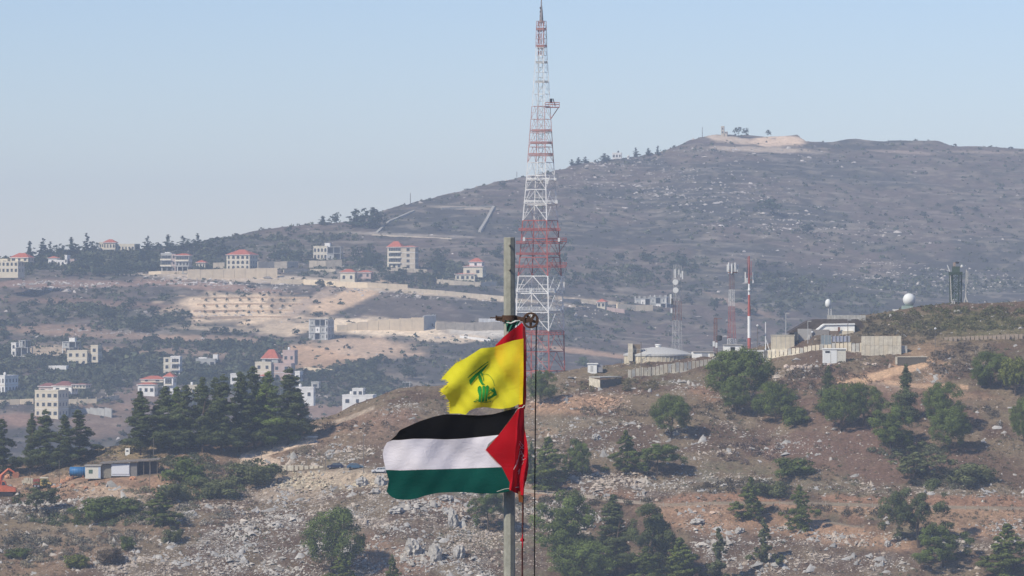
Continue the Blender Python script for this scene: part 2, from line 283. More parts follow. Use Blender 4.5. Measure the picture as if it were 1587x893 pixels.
MARKS = [(20, 415, 'the yellow house at the left side'), (94, 405, 'the low white house with an arch'), (182, 385, 'the long skyline house with a domed porch'), (270, 410, 'the grey house on columns'), (375, 405, 'the large red roofed villa'), (430, 430, 'the end of the villa terrace wall'), (507, 395, 'the unfinished house on its terrace wall'), (548, 430, 'the garden pavilion'), (628, 400, 'the tall cream villa'),
         (730, 425, 'the stepped villa'), (500, 512, 'the three storey concrete skeleton'), (34, 545, 'the skeletal white house'), (108, 540, 'the small skeletal house'), (125, 558, 'the cream flat roofed house'), (10, 600, 'the white arched house'), (75, 630, 'the large cream building'), (145, 635, 'the grey enclosure wall'), (266, 568, 'the narrow apartment block'), (230, 600, 'the two tier red roofed house'), (318, 564, 'the grey house with a water tank'),
         (424, 570, 'the building with the tall red roof'), (475, 610, 'the white flat roofed house'), (555, 617, 'the boxy white house on the ridge'), (931, 472, 'the tiny red roofed house'), (1010, 466, 'the house with bare rooftop columns'), (1049, 440, 'the two round dishes'), (1134, 440, 'the tapering lattice mast'), (1161, 440, 'the tube mast'), (628, 596, 'the double power pole'), (340, 480, 'the tan orchard terraces'), (640, 500, 'the huge retaining wall'), (690, 460, 'the long road wall'), (590, 570, 'the bare tan slope'), (880, 440, 'the lattice tower'), (160, 470, 'the rock band of the upper slope')]
def where(c, r, h, w):
    m = min(MARKS, key=lambda q: math.hypot(c-q[0], (r-q[1])*1.3)); dx, dy = c-m[0], r-m[1]; d = math.hypot(dx, dy)
    rel = ('left of' if dx < 0 else 'right of') if abs(dx) > 2.2*abs(dy) else ('above' if dy < 0 else 'below') if abs(dy) > 2.2*abs(dx) else ('above left of' if dy < 0 and dx < 0 else 'above right of' if dy < 0 else 'below left of' if dx < 0 else 'below right of')
    shape = ('tall' if h > 14.5 else 'small' if h < 9.5 else 'middling')+(' broad' if w > 15.5 else ' narrow' if w < 11.5 else '')
    return '%s dark tree %s%s %s' % (shape, 'just ' if d < 24 else 'well ' if d > 60 else '', rel, m[2])
# ---------------------------------------------------------------- flags, pole and pulley (about 82 m away)
FY = 81.55
def px(c, r, Y=FY): return P(c, r, Y)
pole = thing('flagpole', 'tall grey octagonal pole with rusty clamp and pulley carrying the flags', 'flagpole', P(789.5, 1100, 82))
pr_ = 8.7*82/F*1.03
pm = mat('galvanised', (.27, .275, .235), rough=.7, var=.25, scale=6, bump=.004)
z0 = pole.location.z; loc = pole.location
def L(v): return Vector(v)-loc
m = MB(); n8 = 8; top = P(0, 368, 82).z
m.lathe([(pr_, -8), (pr_, top-z0-.012), (pr_*.93, top-z0)], 8); sh = m.build('shaft', pm, pole); sh.rotation_euler.z = R(10)
seam = MB().box(-.006, .006, -pr_*.99, -pr_*.86, -8, top-z0-.03).build('seam_ridge', mat('seam', (.36, .36, .28), var=.5, scale=40, bump=.004), pole); seam.rotation_euler.z = R(10)
rm_ = mat('rust', (.075, .045, .032), rough=.8, var=.4, scale=25, bump=.003)
for r_ in (380, 418):
    b = P(788, r_, 82).z-z0; mb = MB(); mb.tube([(.0, -pr_-.03, b), (.0, -pr_+.05, b)], .022, 6); mb.tube([(0, -pr_-.055, b), (0, -pr_-.02, b)], .012, 8); mb.build('bolt', mat('bolt_steel', (.3, .29, .26), var=.3, scale=20), pole)
zc_ = P(0, 494, 82).z-z0
cl = MB(); cl.lathe([(pr_+.005, zc_-.065), (pr_+.03, zc_-.065), (pr_+.03, zc_+.065), (pr_+.005, zc_+.065)], 20); cl.box(-pr_-.13, -pr_-.01, -.03, .03, zc_-.045, zc_+.045)
co_ = cl.build('clamp', rm_, pole)
MB().tube([(-pr_-.26, -.03, zc_+.015), (-pr_-.02, -.03, zc_+.015)], .012, 8).build('clamp_bolt', rm_, co_)
MB().tube([(-pr_-.14, -.03, zc_-.035), (-pr_-.14, -.03, zc_+.06)], .02, 6).build('clamp_nut', rm_, co_)
wc = Vector((P(822.5, 496.5, 82).x-loc.x, -.06, P(0, 496.5, 82).z-z0))
ar = MB(); ar.add([(pr_, -.045, zc_-.05), (pr_+.02, .045, zc_-.05), (wc.x, -.08, wc.z-.035), (wc.x, -.04, wc.z-.035), (pr_, -.045, zc_+.05), (pr_+.02, .045, zc_+.05), (wc.x, -.08, wc.z+.035), (wc.x, -.04, wc.z+.035)],
   [(0, 1, 3, 2), (4, 6, 7, 5), (0, 2, 6, 4), (1, 5, 7, 3), (0, 4, 5, 1), (2, 3, 7, 6)])
ar.build('pulley_arm', rm_, pole)
RW = 12.6*82/F
pw = MB(); N = 40                                            # pulley wheel: grooved rim, five spokes, hub; axis along y
prof = [(RW*.74, -.03), (RW*.97, -.03), (RW*1.0, -.022), (RW*.90, -.008), (RW*.90, .008), (RW*1.0, .022), (RW*.97, .03), (RW*.74, .03)]
vs = []; fs = []
for rr, yy_ in prof:
    for k in range(N): a = 2*math.pi*k/N; vs.append((rr*math.cos(a), yy_, rr*math.sin(a)))
for i in range(len(prof)):
    j = (i+1) % len(prof)
    for k in range(N): k2 = (k+1) % N; fs.append((i*N+k, j*N+k, j*N+k2, i*N+k2))
pw.add(vs, fs)
wheel = pw.build('pulley_wheel', rm_, pole); wheel.location = wc
for k in range(5):
    a = 2*math.pi*k/5+R(90-36); d = Vector((math.cos(a), 0, math.sin(a))); q = Vector((-d.z, 0, d.x))
    s = MB(); vs = [d*RW*.2+q*.03, d*RW*.2-q*.03, d*RW*.8-q*.022, d*RW*.8+q*.022]; s.add([v+Vector((0, -.012, 0)) for v in vs]+[v+Vector((0, .012, 0)) for v in vs], [(0, 1, 2, 3), (7, 6, 5, 4), (0, 4, 5, 1), (1, 5, 6, 2), (2, 6, 7, 3), (3, 7, 4, 0)])
    s.build('spoke', rm_, wheel)
MB().tube([(0, -.05, 0), (0, .04, 0)], RW*.3, 16).build('hub', rm_, wheel)
# ropes
rope = mat('rope', (.03, .02, .02), var=.4, scale=30)
cb = MB(); cb.tube([P(831.5, 492, 82)-Vector((0, .06, 0)), P(831.2, 503, 81.95), P(830, 620, 81.95), P(828.8, 760, 81.95), P(827.6, 1100, 81.95)], .0125, 8)
tag(cb.build('hoist_cable', mat('cable', (.02, .02, .022), var=.3, scale=30), None, True), 'thin black cable hanging straight down from the right of the rusty pulley wheel', 'cable')
rp = MB(); rp.tube([P(811, 505, 81.8), P(811.5, 640, 81.75), P(812.5, 700, 81.8), P(810.3, 770, 81.75), P(810.3, 800, 81.8), P(809.5, 838, 81.8), P(809, 1100, 81.8)], [.012, .012, .012, .02, .018, .017, .018], 8)
ro = tag(rp.build('halyard_rope', mat('halyard', (.075, .03, .028), var=.5, scale=25), None, True), 'dark red rope the flags are tied to, hanging down beside the pole', 'rope')
kn = MB(); kn.lathe([(.012, -.035), (.033, -.025), (.042, 0), (.034, .026), (.012, .036)], 12, P(809.5, 837, 81.8)); k1 = kn.build('red_knot', mat('red_cloth_knot', (.42, .02, .03), var=.5, scale=25, bump=.01), ro, True)
kn = MB(); kn.tube([P(810, 828, 81.78), P(809.3, 834, 81.74), P(810.2, 846, 81.76), P(809, 851, 81.78)], [.006, .014, .014, .006], 6); kn.build('knot_tail', MATS['red_cloth_knot'], ro, True)

def cloth(name, col, tl=.25, tr=0.0, tcol=None):
    m = bpy.data.materials.new(name); m.use_nodes = True; n = m.node_tree.nodes; l = m.node_tree.links; n.remove(n['Principled BSDF'])
    d = n.new('ShaderNodeBsdfDiffuse'); t = n.new('ShaderNodeBsdfTranslucent'); ms = n.new('ShaderNodeMixShader'); ms.inputs[0].default_value = tl
    tc = n.new('ShaderNodeTexCoord'); no = n.new('ShaderNodeTexNoise'); no.inputs['Scale'].default_value = 3.5; no.inputs['Detail'].default_value = 8; l.new(tc.outputs['Object'], no.inputs['Vector'])
    mr = n.new('ShaderNodeMapRange'); mr.inputs[3].default_value = .86; mr.inputs[4].default_value = 1.1; l.new(no.outputs[0], mr.inputs[0])
    mx = n.new('ShaderNodeMix'); mx.data_type = 'RGBA'; mx.blend_type = 'MULTIPLY'; mx.inputs[0].default_value = 1; mx.inputs[6].default_value = (*col, 1); l.new(mr.outputs[0], mx.inputs[7])
    wv = n.new('ShaderNodeTexNoise'); wv.inputs['Scale'].default_value = 9; wv.inputs['Detail'].default_value = 3; wv.inputs['Distortion'].default_value = 1.2; mp = n.new('ShaderNodeMapping'); mp.inputs['Scale'].default_value = (.5, 1, 1.1); mp.inputs['Rotation'].default_value = (0, .5, 0)
    l.new(tc.outputs['Object'], mp.inputs[0]); l.new(mp.outputs[0], wv.inputs['Vector'])
    wv.inputs['Roughness'].default_value = .7; bp = n.new('ShaderNodeBump'); bp.inputs['Distance'].default_value = .035; bp.inputs['Strength'].default_value = .35; l.new(wv.outputs[0], bp.inputs['Height'])
    l.new(bp.outputs[0], d.inputs['Normal']); l.new(mx.outputs[2], d.inputs[0]); l.new(mx.outputs[2], t.inputs[0]); l.new(d.outputs[0], ms.inputs[1]); l.new(t.outputs[0], ms.inputs[2]); out = ms
    if tr:
        tp = n.new('ShaderNodeBsdfTransparent'); tp.inputs[0].default_value = (*(tcol or col), 1); m2 = n.new('ShaderNodeMixShader'); m2.inputs[0].default_value = tr
        l.new(ms.outputs[0], m2.inputs[1]); l.new(tp.outputs[0], m2.inputs[2]); out = m2
    l.new(out.outputs[0], n['Material Output'].inputs[0]); return m
def resample(pl, n):
    p = np.array(pl, float); d = np.r_[0, np.cumsum(np.hypot(*np.diff(p, axis=0).T))]; t = np.linspace(0, d[-1], n)
    # smooth interpolation (Catmull-Rom like) through the knots
    q = np.c_[np.interp(t, d, p[:, 0]), np.interp(t, d, p[:, 1])]
    k = max(3, n//(len(pl)*3) | 1)
    if len(pl) > 2:
        w_ = np.ones(k)/k; s = np.c_[[np.convolve(np.pad(q[:, j], k//2, 'edge'), w_, 'valid') for j in (0, 1)]].T; s[0] = q[0]; s[-1] = q[-1]; q = s
    return q
def sheet(name, curves, depth, m, parent, nu=70, nv=26, off=0, edge=None):
    """cloth surface through a stack of curves (each runs from the hoist to the fly end)"""
    Q = np.array([resample(c, nu) for c in curves]); k = len(curves); V = []
    for j in range(nv):
        t = j/(nv-1)*(k-1); a = min(int(t), k-2); fq = t-a; row = Q[a]*(1-fq)+Q[a+1]*fq
        for i in range(nu):
            c_, r_ = row[i]; V.append(px(c_, r_, FY+depth(c_, r_)+off)-parent.location)
    fc = [(j*nu+i, j*nu+i+1, (j+1)*nu+i+1, (j+1)*nu+i) for j in range(nv-1) for i in range(nu-1)]
    mb = MB().add(V, fc); o = mb.build(name, m, parent, True)
    return o
# --- yellow flag
def dy(c, r):
    u = (811-c)/128; ph = (r-585)*.022
    return .07*math.sin(u*7.2+ph*1.9+.4)*min(1, u*3)+.05*math.sin(u*13-ph*4.2+1)*min(1, u*2.5)+.045*math.sin((r-520)*.085+u*5)+.014*math.sin(u*31+ph*9)*min(1, u*3)-.04*max(0, u-.75)*3
yf = thing('yellow_flag', 'yellow flag with frayed edge and green emblem, flying to the left above the striped flag', 'flag', px(811, 578))
ym_ = cloth('yellow_cloth', (1.0, .95, .06), .28, .33, (1.0, .70, .04))
rag = lambda: random.uniform(-2.2, 2.2)
ycur = [[(811, 525), (795, 528), (780, 533), (765, 538), (745, 540), (733, 548), (722, 555), (706, 563), (697, 572), (684, 587)],
        [(811, 545), (780, 549), (745, 556), (715, 570), (700, 580), (690, 588)],
        [(811, 562), (780, 567), (745, 572), (712, 585), (696, 593)],
        [(811, 578), (780, 585), (745, 592), (715, 598), (695, 597), (682, 606)],
        [(811, 595), (780, 602), (745, 607), (715, 611), (690, 613)],
        [(811, 611), (780, 618), (745, 620), (718, 624), (696, 622)],
        [(809, 624), (795, 631), (778, 634), (765, 633), (750, 631), (736, 633), (727, 637), (722, 643), (712, 641), (697, 641)]]
for q in ycur[1:-1]: q.insert(-1, (q[-1][0]+4, q[-1][1]+rag()))
fo = sheet('cloth', ycur, dy, ym_, yf, 90, 61)
bm_ = MB()                                                   # frayed threads along the fly end
for i in range(46):
    t = random.random(); rr = 586+t*54; cc = np.interp(rr, [586, 593, 606, 613, 622, 641], [685, 696, 683, 690, 696, 698]); L_ = random.uniform(2, 6)
    a = px(cc+1, rr, FY+dy(cc, rr)); b = px(cc-L_, rr+random.uniform(-1, 3), FY+dy(cc, rr)+.02); bm_.tube([a-yf.location, b-yf.location], [.006, .002], 3)
for i in range(16):
    cc = random.uniform(686, 716); rr = np.interp(cc, [684, 697, 706, 722], [587, 572, 563, 555]); a = px(cc, rr+1, FY+dy(cc, rr)); b = px(cc-3, rr-random.uniform(1, 4), FY+dy(cc, rr)); bm_.tube([a-yf.location, b-yf.location], [.005, .002], 3)
sheet('hoist_seam', [[(811.3, 525), (806, 526.5)], [(811.3, 580), (806, 581)], [(810, 626), (805, 628)]], dy, cloth('yellow_hem', (.75, .55, .02), .1), yf, 8, 40, -.012)
tag(bm_.build('frayed_edge', ym_, yf), kind='stuff')
em = mat('green_print', (.02, .20, .035), rough=.9, var=.3, scale=10)
Zs = 5.256; ec = lambda p: (670+p[0]/Zs, 480+p[1]/Zs)
def emb(name, polys, lines=()):
    mb = MB()
    def pt(p, o=-.017): c_, r_ = ec(p); return px(c_, r_, FY+dy(c_, r_)+o)-yf.location
    for pl in polys:
        bm = bmesh.new(); vsb = [bm.verts.new((x, y, 0)) for x, y in pl]; bm.faces.new(vsb); bmesh.ops.triangulate(bm, faces=bm.faces[:])
        for _ in range(4): bmesh.ops.subdivide_edges(bm, edges=[e for e in bm.edges if e.calc_length() > 7], cuts=1, use_grid_fill=False); bmesh.ops.triangulate(bm, faces=bm.faces[:])
        bm.verts.index_update(); mb.add([pt((v.co.x, v.co.y)) for v in bm.verts], [tuple(v.index for v in f.verts) for f in bm.faces]); bm.free()
    for ln, wdt in lines:
        ln = [(a[0]+(b[0]-a[0])*k/4, a[1]+(b[1]-a[1])*k/4) for a, b in zip(ln[:-1], ln[1:]) for k in range(4)]+[ln[-1]]
        for a, b in zip(ln[:-1], ln[1:]):
            d = Vector((b[0]-a[0], b[1]-a[1])).normalized()*wdt/2; q = (-d.y, d.x)
            mb.add([pt((a[0]+q[0], a[1]+q[1])), pt((b[0]+q[0], b[1]+q[1])), pt((b[0]-q[0], b[1]-q[1])), pt((a[0]-q[0], a[1]-q[1]))], [(0, 1, 2, 3)])
    return mb.build(name, em, yf)
emb('emblem_rifle', [[(300, 574), (350, 524), (372, 508), (440, 452), (462, 438), (455, 448), (392, 492), (398, 520), (378, 530), (352, 560), (345, 545), (310, 613), (304, 600)]], [([(288, 556), (330, 522), (380, 484), (420, 452), (456, 422)], 5), ([(300, 540), (345, 504), (390, 470), (430, 440), (458, 430)], 3)])
emb('emblem_arm', [[(372, 528), (390, 526), (398, 548), (392, 566), (410, 592), (430, 612), (404, 614), (386, 588), (376, 560)], [(400, 510), (412, 522), (408, 540), (400, 536)]], [([(398, 520), (412, 545), (418, 575), (412, 580)], 5)])
emb('emblem_arc', [], [([(412, 528), (436, 524), (458, 532), (476, 548), (492, 572), (502, 600), (505, 622)], 3.2)])
emb('emblem_letters', [[(370, 632), (384, 620), (398, 626), (402, 650), (396, 748), (374, 756), (380, 700), (368, 660)], [(406, 626), (420, 618), (434, 626), (430, 650), (424, 750), (402, 750), (408, 660)], [(436, 622), (452, 614), (462, 630), (458, 660), (450, 700), (446, 748), (430, 750), (436, 660)],
     [(450, 712), (476, 704), (492, 690), (500, 676), (484, 668), (478, 650), (494, 648), (500, 630), (508, 640), (520, 668), (528, 696), (506, 706), (486, 718), (456, 736)]], [([(336, 750), (360, 744), (380, 734)], 7), ([(352, 738), (370, 726)], 4), ([(388, 752), (430, 756), (470, 750), (482, 742)], 5), ([(462, 668), (474, 652), (490, 636)], 5), ([(470, 640), (480, 664), (500, 660)], 5), ([(455, 690), (470, 684), (480, 670)], 6)])
# --- striped flag
def dp(c, r):
    u = (803-c)/205; return .11*math.sin(u*5.2+(r-700)*.016+.5)*min(1, u*3)+.030*math.sin(u*15+(r-700)*.06)*min(1, u*2)+.006*math.sin(u*34-(r-700)*.11)*min(1, u*3)+.035*math.sin(u*u*9+(r-640)*.045+2)*min(1, u*2)-.10*max(0, u-.82)*2.2+.02*math.sin((r-640)*.09+u*4)+.02*math.sin((r-700)*.03-u*11)
st = thing('striped_flag', 'black, white and green striped flag with a red hoist triangle, lowest on the pole', 'flag', px(803, 700))
bl = [(803, 632), (786, 636), (765, 642), (745, 644), (715, 643), (690, 642), (672, 646), (650, 653), (630, 662), (619, 667), (614, 675), (602, 685)]
bw = [(773, 674), (755, 676), (735, 678), (715, 680), (690, 681), (665, 680), (640, 680), (620, 682), (608, 682), (601, 685)]
bw2 = [(773, 674.3), (755, 676.3), (735, 678.3), (715, 680.3), (690, 681.3), (665, 680.3), (640, 680.3), (620, 682.3), (608, 682.4), (600, 685.5)]
mid = [(753, 697), (700, 703), (650, 704), (593, 704)]
wg = [(778, 724), (750, 725), (720, 726), (690, 727), (650, 728), (620, 729), (598, 728)]
wg2 = [(778, 724.4), (750, 725.4), (720, 726.4), (690, 727.4), (650, 728.4), (620, 729.4), (598, 728.4)]
gb = [(797, 759), (784, 763), (770, 765), (745, 765), (720, 763), (700, 763), (678, 764), (660, 768), (645, 773), (630, 775), (615, 774), (606, 770), (599, 762)]
sheet('black_stripe', [bl, bw], dp, cloth('black_cloth', (.010, .010, .011), .1), st, 80, 30)
wcl = cloth('white_cloth', (.74, .71, .75), .12)
sheet('white_stripe', [bw2, [(757, 688), (700, 692), (650, 692), (595, 694)], mid, [(763, 711), (700, 715), (650, 716), (595, 716)], wg], dp, wcl, st, 80, 40)
sheet('green_stripe', [wg2, [(787, 742), (740, 744), (690, 745), (640, 750), (603, 745)], gb], dp, cloth('green_cloth', (.010, .088, .070), .25), st, 80, 40)
rcl = cloth('red_cloth', (.48, .012, .02), .25)
sheet('red_triangle', [[(804, 632), (790, 652), (773, 674), (753, 697)], [(806, 665), (795, 672), (780, 682), (753, 697.2)], [(806, 700), (780, 699), (753, 697.4)], [(804, 730), (790, 722), (770, 708), (753, 697.6)], [(798, 760), (790, 748), (778, 724), (753, 697.8)]], dp, rcl, st, 50, 40, -.004)
hm_ = mat('hem', (.62, .58, .60), var=.1)
def line(name, pts, fn, off, wd, m, par, Y=FY):
    mb = MB(); mb.tube([px(a, b, Y+fn(a, b)+off)-par.location for a, b in pts], wd, 4); return mb.build(name, m, par)
line('hem_stitching', [(751, 696), (756, 703), (768, 716), (776, 724)], dp, -.01, .006, mat('pink_seam', (.75, .45, .47), var=.1), st)
line('hoist_cord', [(770, 762), (782, 758), (796, 756), (804, 755)], dp, -.05, .006, mat('pale_cord', (.6, .6, .52), var=.1), st)
line('tie_cord', [(803, 634), (806, 632), (809, 632), (813, 628)], dp, -.06, .011, MATS['pale_cord'], st)
# --- red flag, behind both and gathered at its lower end
def dr(c, r): return .24+.04*math.sin((c-760)*.17+(r-500)*.02)+.02*math.sin(r*.09+c*.05)
def dr2(c, r): return .12+.10*math.sin((c-790)*.33+(r-640)*.035)+.03*math.sin(r*.12+c*.2)
rf = thing('red_flag', 'crumpled red flag with faded white writing, showing behind the yellow flag and gathered below it', 'flag', px(812, 640))
rcl2 = cloth('dark_red_cloth', (.46, .012, .022), .22)
sheet('upper_fold', [[(809, 500), (807, 502), (804, 504)], [(813, 507), (806, 509), (790, 516), (783, 520)], [(813, 525), (795, 526), (776, 530), (768, 535)], [(813, 550), (795, 552), (775, 552), (766, 550)], [(813, 575), (800, 575), (785, 573), (776, 570)], [(813, 600), (806, 598), (795, 592)], [(813, 618), (808, 618), (802, 612)], [(812, 632), (808, 633), (804, 634)]], dr, rcl2, rf, 40, 80)
line('hoist_band', [(812, 506), (813.5, 540), (814, 580), (814, 615), (812, 634)], dr, -.05, .028, mat('dark_red_hem', (.16, .012, .02), var=.3), rf)
line('pink_cord', [(813.5, 507), (815.5, 530), (816, 560)], dr, -.02, .009, mat('faded_pink', (.62, .30, .28), var=.3), rf)
sheet('lower_gather', [[(812, 632), (807, 632), (803, 634)], [(812, 660), (806, 662), (799, 668)], [(817, 685), (808, 688), (799, 696)], [(819, 705), (808, 708), (798, 716)], [(819, 725), (807, 730), (795, 734)], [(816, 742), (804, 748), (790, 750)], [(812, 757), (802, 762), (789, 759)], [(811, 768), (803, 766), (795, 762)]], dr2, rcl2, rf, 44, 60, -.2)
sheet('hanging_tail', [[(811, 762), (803, 762)], [(810, 779), (804, 778)]], lambda c, r: .1, mat('orange_tail', (.22, .08, .03), var=.3), rf, 6, 6, -.2)
wm = mat('white_writing', (.62, .45, .45), var=.3, scale=20)
for pts in ([(806, 684), (808, 688), (811, 691), (808, 694), (805, 697)], [(805, 688), (807, 692), (811, 696)], [(806, 704), (810, 703), (812, 707), (808, 709), (811, 713), (814, 711)], [(808, 699), (810, 706), (809, 714)], [(803, 731), (805, 727), (804, 735)], [(798, 725), (802, 718), (804, 708), (806, 698)], [(811, 716), (809, 720)], [(796, 728), (799, 722), (802, 713)]):
    line('writing_stroke', pts, dr2, -.235, .0055, wm, rf)
gr_ = MB()
ggb = thing('green_rag', 'torn green and white cloth tied round the pole under the rusty clamp', 'rag', P(793, 503, 82))
sheet('cloth', [[(782, 496), (790, 498), (800, 496), (806, 498)], [(784, 502), (792, 506), (800, 503), (804, 502)], [(785, 508), (790, 511), (795, 508), (799, 505)], [(785, 514), (788, 514), (790, 513), (793, 511)]], lambda c, r: .30+.03*math.sin(c*.9+r*.4), cloth('green_rag_cloth', (.03, .14, .09), .1), ggb, 24, 16)
mb = MB(); mb.tube([P(785, 500, 81.84)-ggb.location, P(792, 501, 81.82)-ggb.location, P(799, 498, 81.82)-ggb.location, P(806, 497, 81.85)-ggb.location], [.01, .014, .02, .008], 6); mb.build('white_strip', mat('white_rag', (.55, .56, .52), var=.2), ggb)
# ---------------------------------------------------------------- rocks
ph = (1+5**.5)/2
ICO = np.array([(-1, ph, 0), (1, ph, 0), (-1, -ph, 0), (1, -ph, 0), (0, -1, ph), (0, 1, ph), (0, -1, -ph), (0, 1, -ph), (ph, 0, -1), (ph, 0, 1), (-ph, 0, -1), (-ph, 0, 1)], float)/math.sqrt(1+ph*ph)
ICF = np.array([(0, 11, 5), (0, 5, 1), (0, 1, 7), (0, 7, 10), (0, 10, 11), (1, 5, 9), (5, 11, 4), (11, 10, 2), (10, 7, 6), (7, 1, 8), (3, 9, 4), (3, 4, 2), (3, 2, 6), (3, 6, 8), (3, 8, 9), (4, 9, 5), (2, 4, 11), (6, 2, 10), (8, 6, 7), (9, 8, 1)])
OCT = np.array([(1, 0, -.25), (.5, .87, -.2), (-.5, .87, -.3), (-1, 0, -.2), (-.5, -.87, -.3), (.5, -.87, -.2), (.28, .1, .9), (-.35, -.1, .8)])
OCF = np.array([(0, 1, 6), (1, 2, 7), (1, 7, 6), (2, 3, 7), (3, 4, 7), (4, 5, 6), (4, 6, 7), (5, 0, 6)])
def rotm(az, tilt, k):
    ca, sa, ct, st_ = np.cos(az), np.sin(az), np.cos(tilt), np.sin(tilt); M = np.zeros((k, 3, 3))
    M[:, 0, 0] = ca; M[:, 0, 1] = -sa*ct; M[:, 0, 2] = sa*st_; M[:, 1, 0] = sa; M[:, 1, 1] = ca*ct; M[:, 1, 2] = -ca*st_; M[:, 2, 1] = st_; M[:, 2, 2] = ct
    return M
def rocks(name, x, y, size, colr, m, flat=.62, long=1.5, sink=.15):
    k = len(x); up_ = (RNG.random((k, 1, 1)) < .35); base = OCT[None]*np.where(up_, np.array([[[.85, .75, 1.45]]]), 1.)*RNG.uniform(.55, 1.35, (k, 8, 1))+RNG.normal(size=(k, 8, 3))*.12; sc_ = np.c_[RNG.uniform(1, long, k), RNG.uniform(.7, 1.1, k), RNG.uniform(flat*.7, flat*1.35, k)][:, None]*size[:, None, None]
    V = np.einsum('kij,kvj->kvi', rotm(RNG.uniform(0, 6.28, k), RNG.uniform(-.5, .5, k), k), base*sc_); z = zt(x, y)
    V += np.c_[x, y, z+size*flat*.4-size*sink][:, None]
    return mesh_np(name, V.reshape(-1, 3), (OCF[None]+np.arange(k)[:, None, None]*8).reshape(-1, 3), m, np.repeat(colr, 8, 0)*RNG.uniform(.85, 1.12, (k*8, 1)), False, 'stuff')
rkm = mat('limestone', None, var=.22, scale=1.5, attr=True, diffuse=True, bump=.08)
def sample(n, y0, y1, c0=-40, c1=1628):
    y = RNG.uniform(y0, y1, n); c = RNG.uniform(c0, c1, n); x = (c-CX)/F*y; z = zt(x, y); return x, y, z, CX+x/y*F, CY-z/y*F
x, y, z, c, r = sample(420000, 1046, 1290)
d = rockdens(c, r, x, y); ok = (RNG.random(len(x)) < d*.62+.006) & (y < crestY(c)+6)
for pts, wd, cc_ in PATHS: ok &= ~((np.abs(r-curve(pts)(c)) < wd) & (c > pts[0][0]) & (c < pts[-1][0]))
for cs, ys_, zs_, wd, bk, c0, c1 in BEN: ok &= ~((np.abs(y-np.interp(c, cs, ys_)) < wd) & (c > c0) & (c < c1))
x, y, z, c, r, d = [a[ok] for a in (x, y, z, c, r, d)]
size = np.clip(RNG.lognormal(-1.58, .5, len(x)), .09, 1.0)*(.75+.45*d)*(.7+.7*ss(.4, .75, fbm(x*.12, y*.12, 2, 210)))
g = RNG.uniform(0, 1, (len(x), 1)); warm = ss(.45, .6, fbm(x*.05, y*.05, 2, 201))[:, None]
cr = (np.array([[.31, .29, .26]])*(1-g)+np.array([[.54, .505, .45]])*g)*(1-warm*.5)+np.array([[.42, .33, .25]])*warm*.5
yel = blob(c, r, 500, 744, 100, 16)[:, None]; cr = cr*(1-yel)+np.array([[.60, .52, .38]])*yel*(.6+.5*g)
org = (blob(c, r, 890, 628, 90, 13, -6)+blob(c, r, 110, 748, 190, 16, 2)*.9+blob(c, r, 1100, 800, 80, 14, 5)*.6).clip(0, 1)[:, None]; cr = cr*(1-org)+np.array([[.50, .33, .22]])*org*(.6+.6*g)
rocks('limestone_rubble', x, y, size, cr, rkm); print('rocks', len(x))
x, y, z, c, r = sample(60000, 1050, 1280)                   # larger outcrops
d = rockdens(c, r, x, y); n_ = fbm(x*.15, y*.15, 3, 221); ok = (RNG.random(len(x)) < (d*.5+.02)*ss(.52, .66, n_)) & (y < crestY(c)-2)
for cs, ys_, zs_, wd, bk, c0, c1 in BEN: ok &= ~((np.abs(y-np.interp(c, cs, ys_)) < wd+.5) & (c > c0) & (c < c1))
x, y, c, r = x[ok][:4200], y[ok][:4200], c[ok][:4200], r[ok][:4200]
rocks('rock_outcrops', x, y, np.clip(RNG.lognormal(-.5, .4, len(x)), .35, 1.6), np.array([[.36, .35, .33]])*RNG.uniform(.8, 1.2, (len(x), 1)), rkm, .7, 1.8, .4); print('outcrops', len(x))
x, y, z, c, r = sample(190000, 2410, 4030)                   # pale stones of the far slopes
n_ = fbm(x*.04, y*.11+x*.016, 4, 231); cl_ = fbm(x*.006, y*.006, 3, 233)
band = np.zeros(len(x))
for cx, cy, rx, ry, a_, s_ in ((340, 442, 120, 8, 3, 1.6), (80, 444, 90, 8, 0, 1.4), (640, 458, 140, 4, 4, 1.2), (250, 432, 60, 6, 4, 1.3), (430, 436, 60, 5, 0, 1), (700, 522, 60, 4, 0, 1), (200, 518, 160, 4, 3, .7), (380, 488, 80, 6, 0, 1), (560, 455, 110, 4, 3, .8), (1100, 300, 160, 40, 12, .5), (1000, 285, 110, 26, 8, .7), (1430, 430, 170, 22, 4, .6), (1180, 240, 100, 10, 3, .8), (890, 480, 60, 12, 5, .6), (700, 465, 90, 5, 5, .7), (1300, 360, 120, 20, 5, .4)): band = np.maximum(band, s_*blob(c, r, cx, cy, rx, ry, a_, .5))
ok = (RNG.random(len(x)) < .004+.13*ss(.58, .72, n_)*ss(.45, .65, cl_)+.6*band*ss(.44, .6, n_)) & (r < 700)
x, y, c, r = x[ok][:30000], y[ok][:30000], c[ok][:30000], r[ok][:30000]
rocks('far_slope_stones', x, y, np.clip(RNG.lognormal(-.55, .5, len(x)), .28, 2.2), np.array([[.50, .46, .42]])*RNG.uniform(.6, 1.2, (len(x), 1)), rkm, .6, 2.4); print('far stones', len(x))
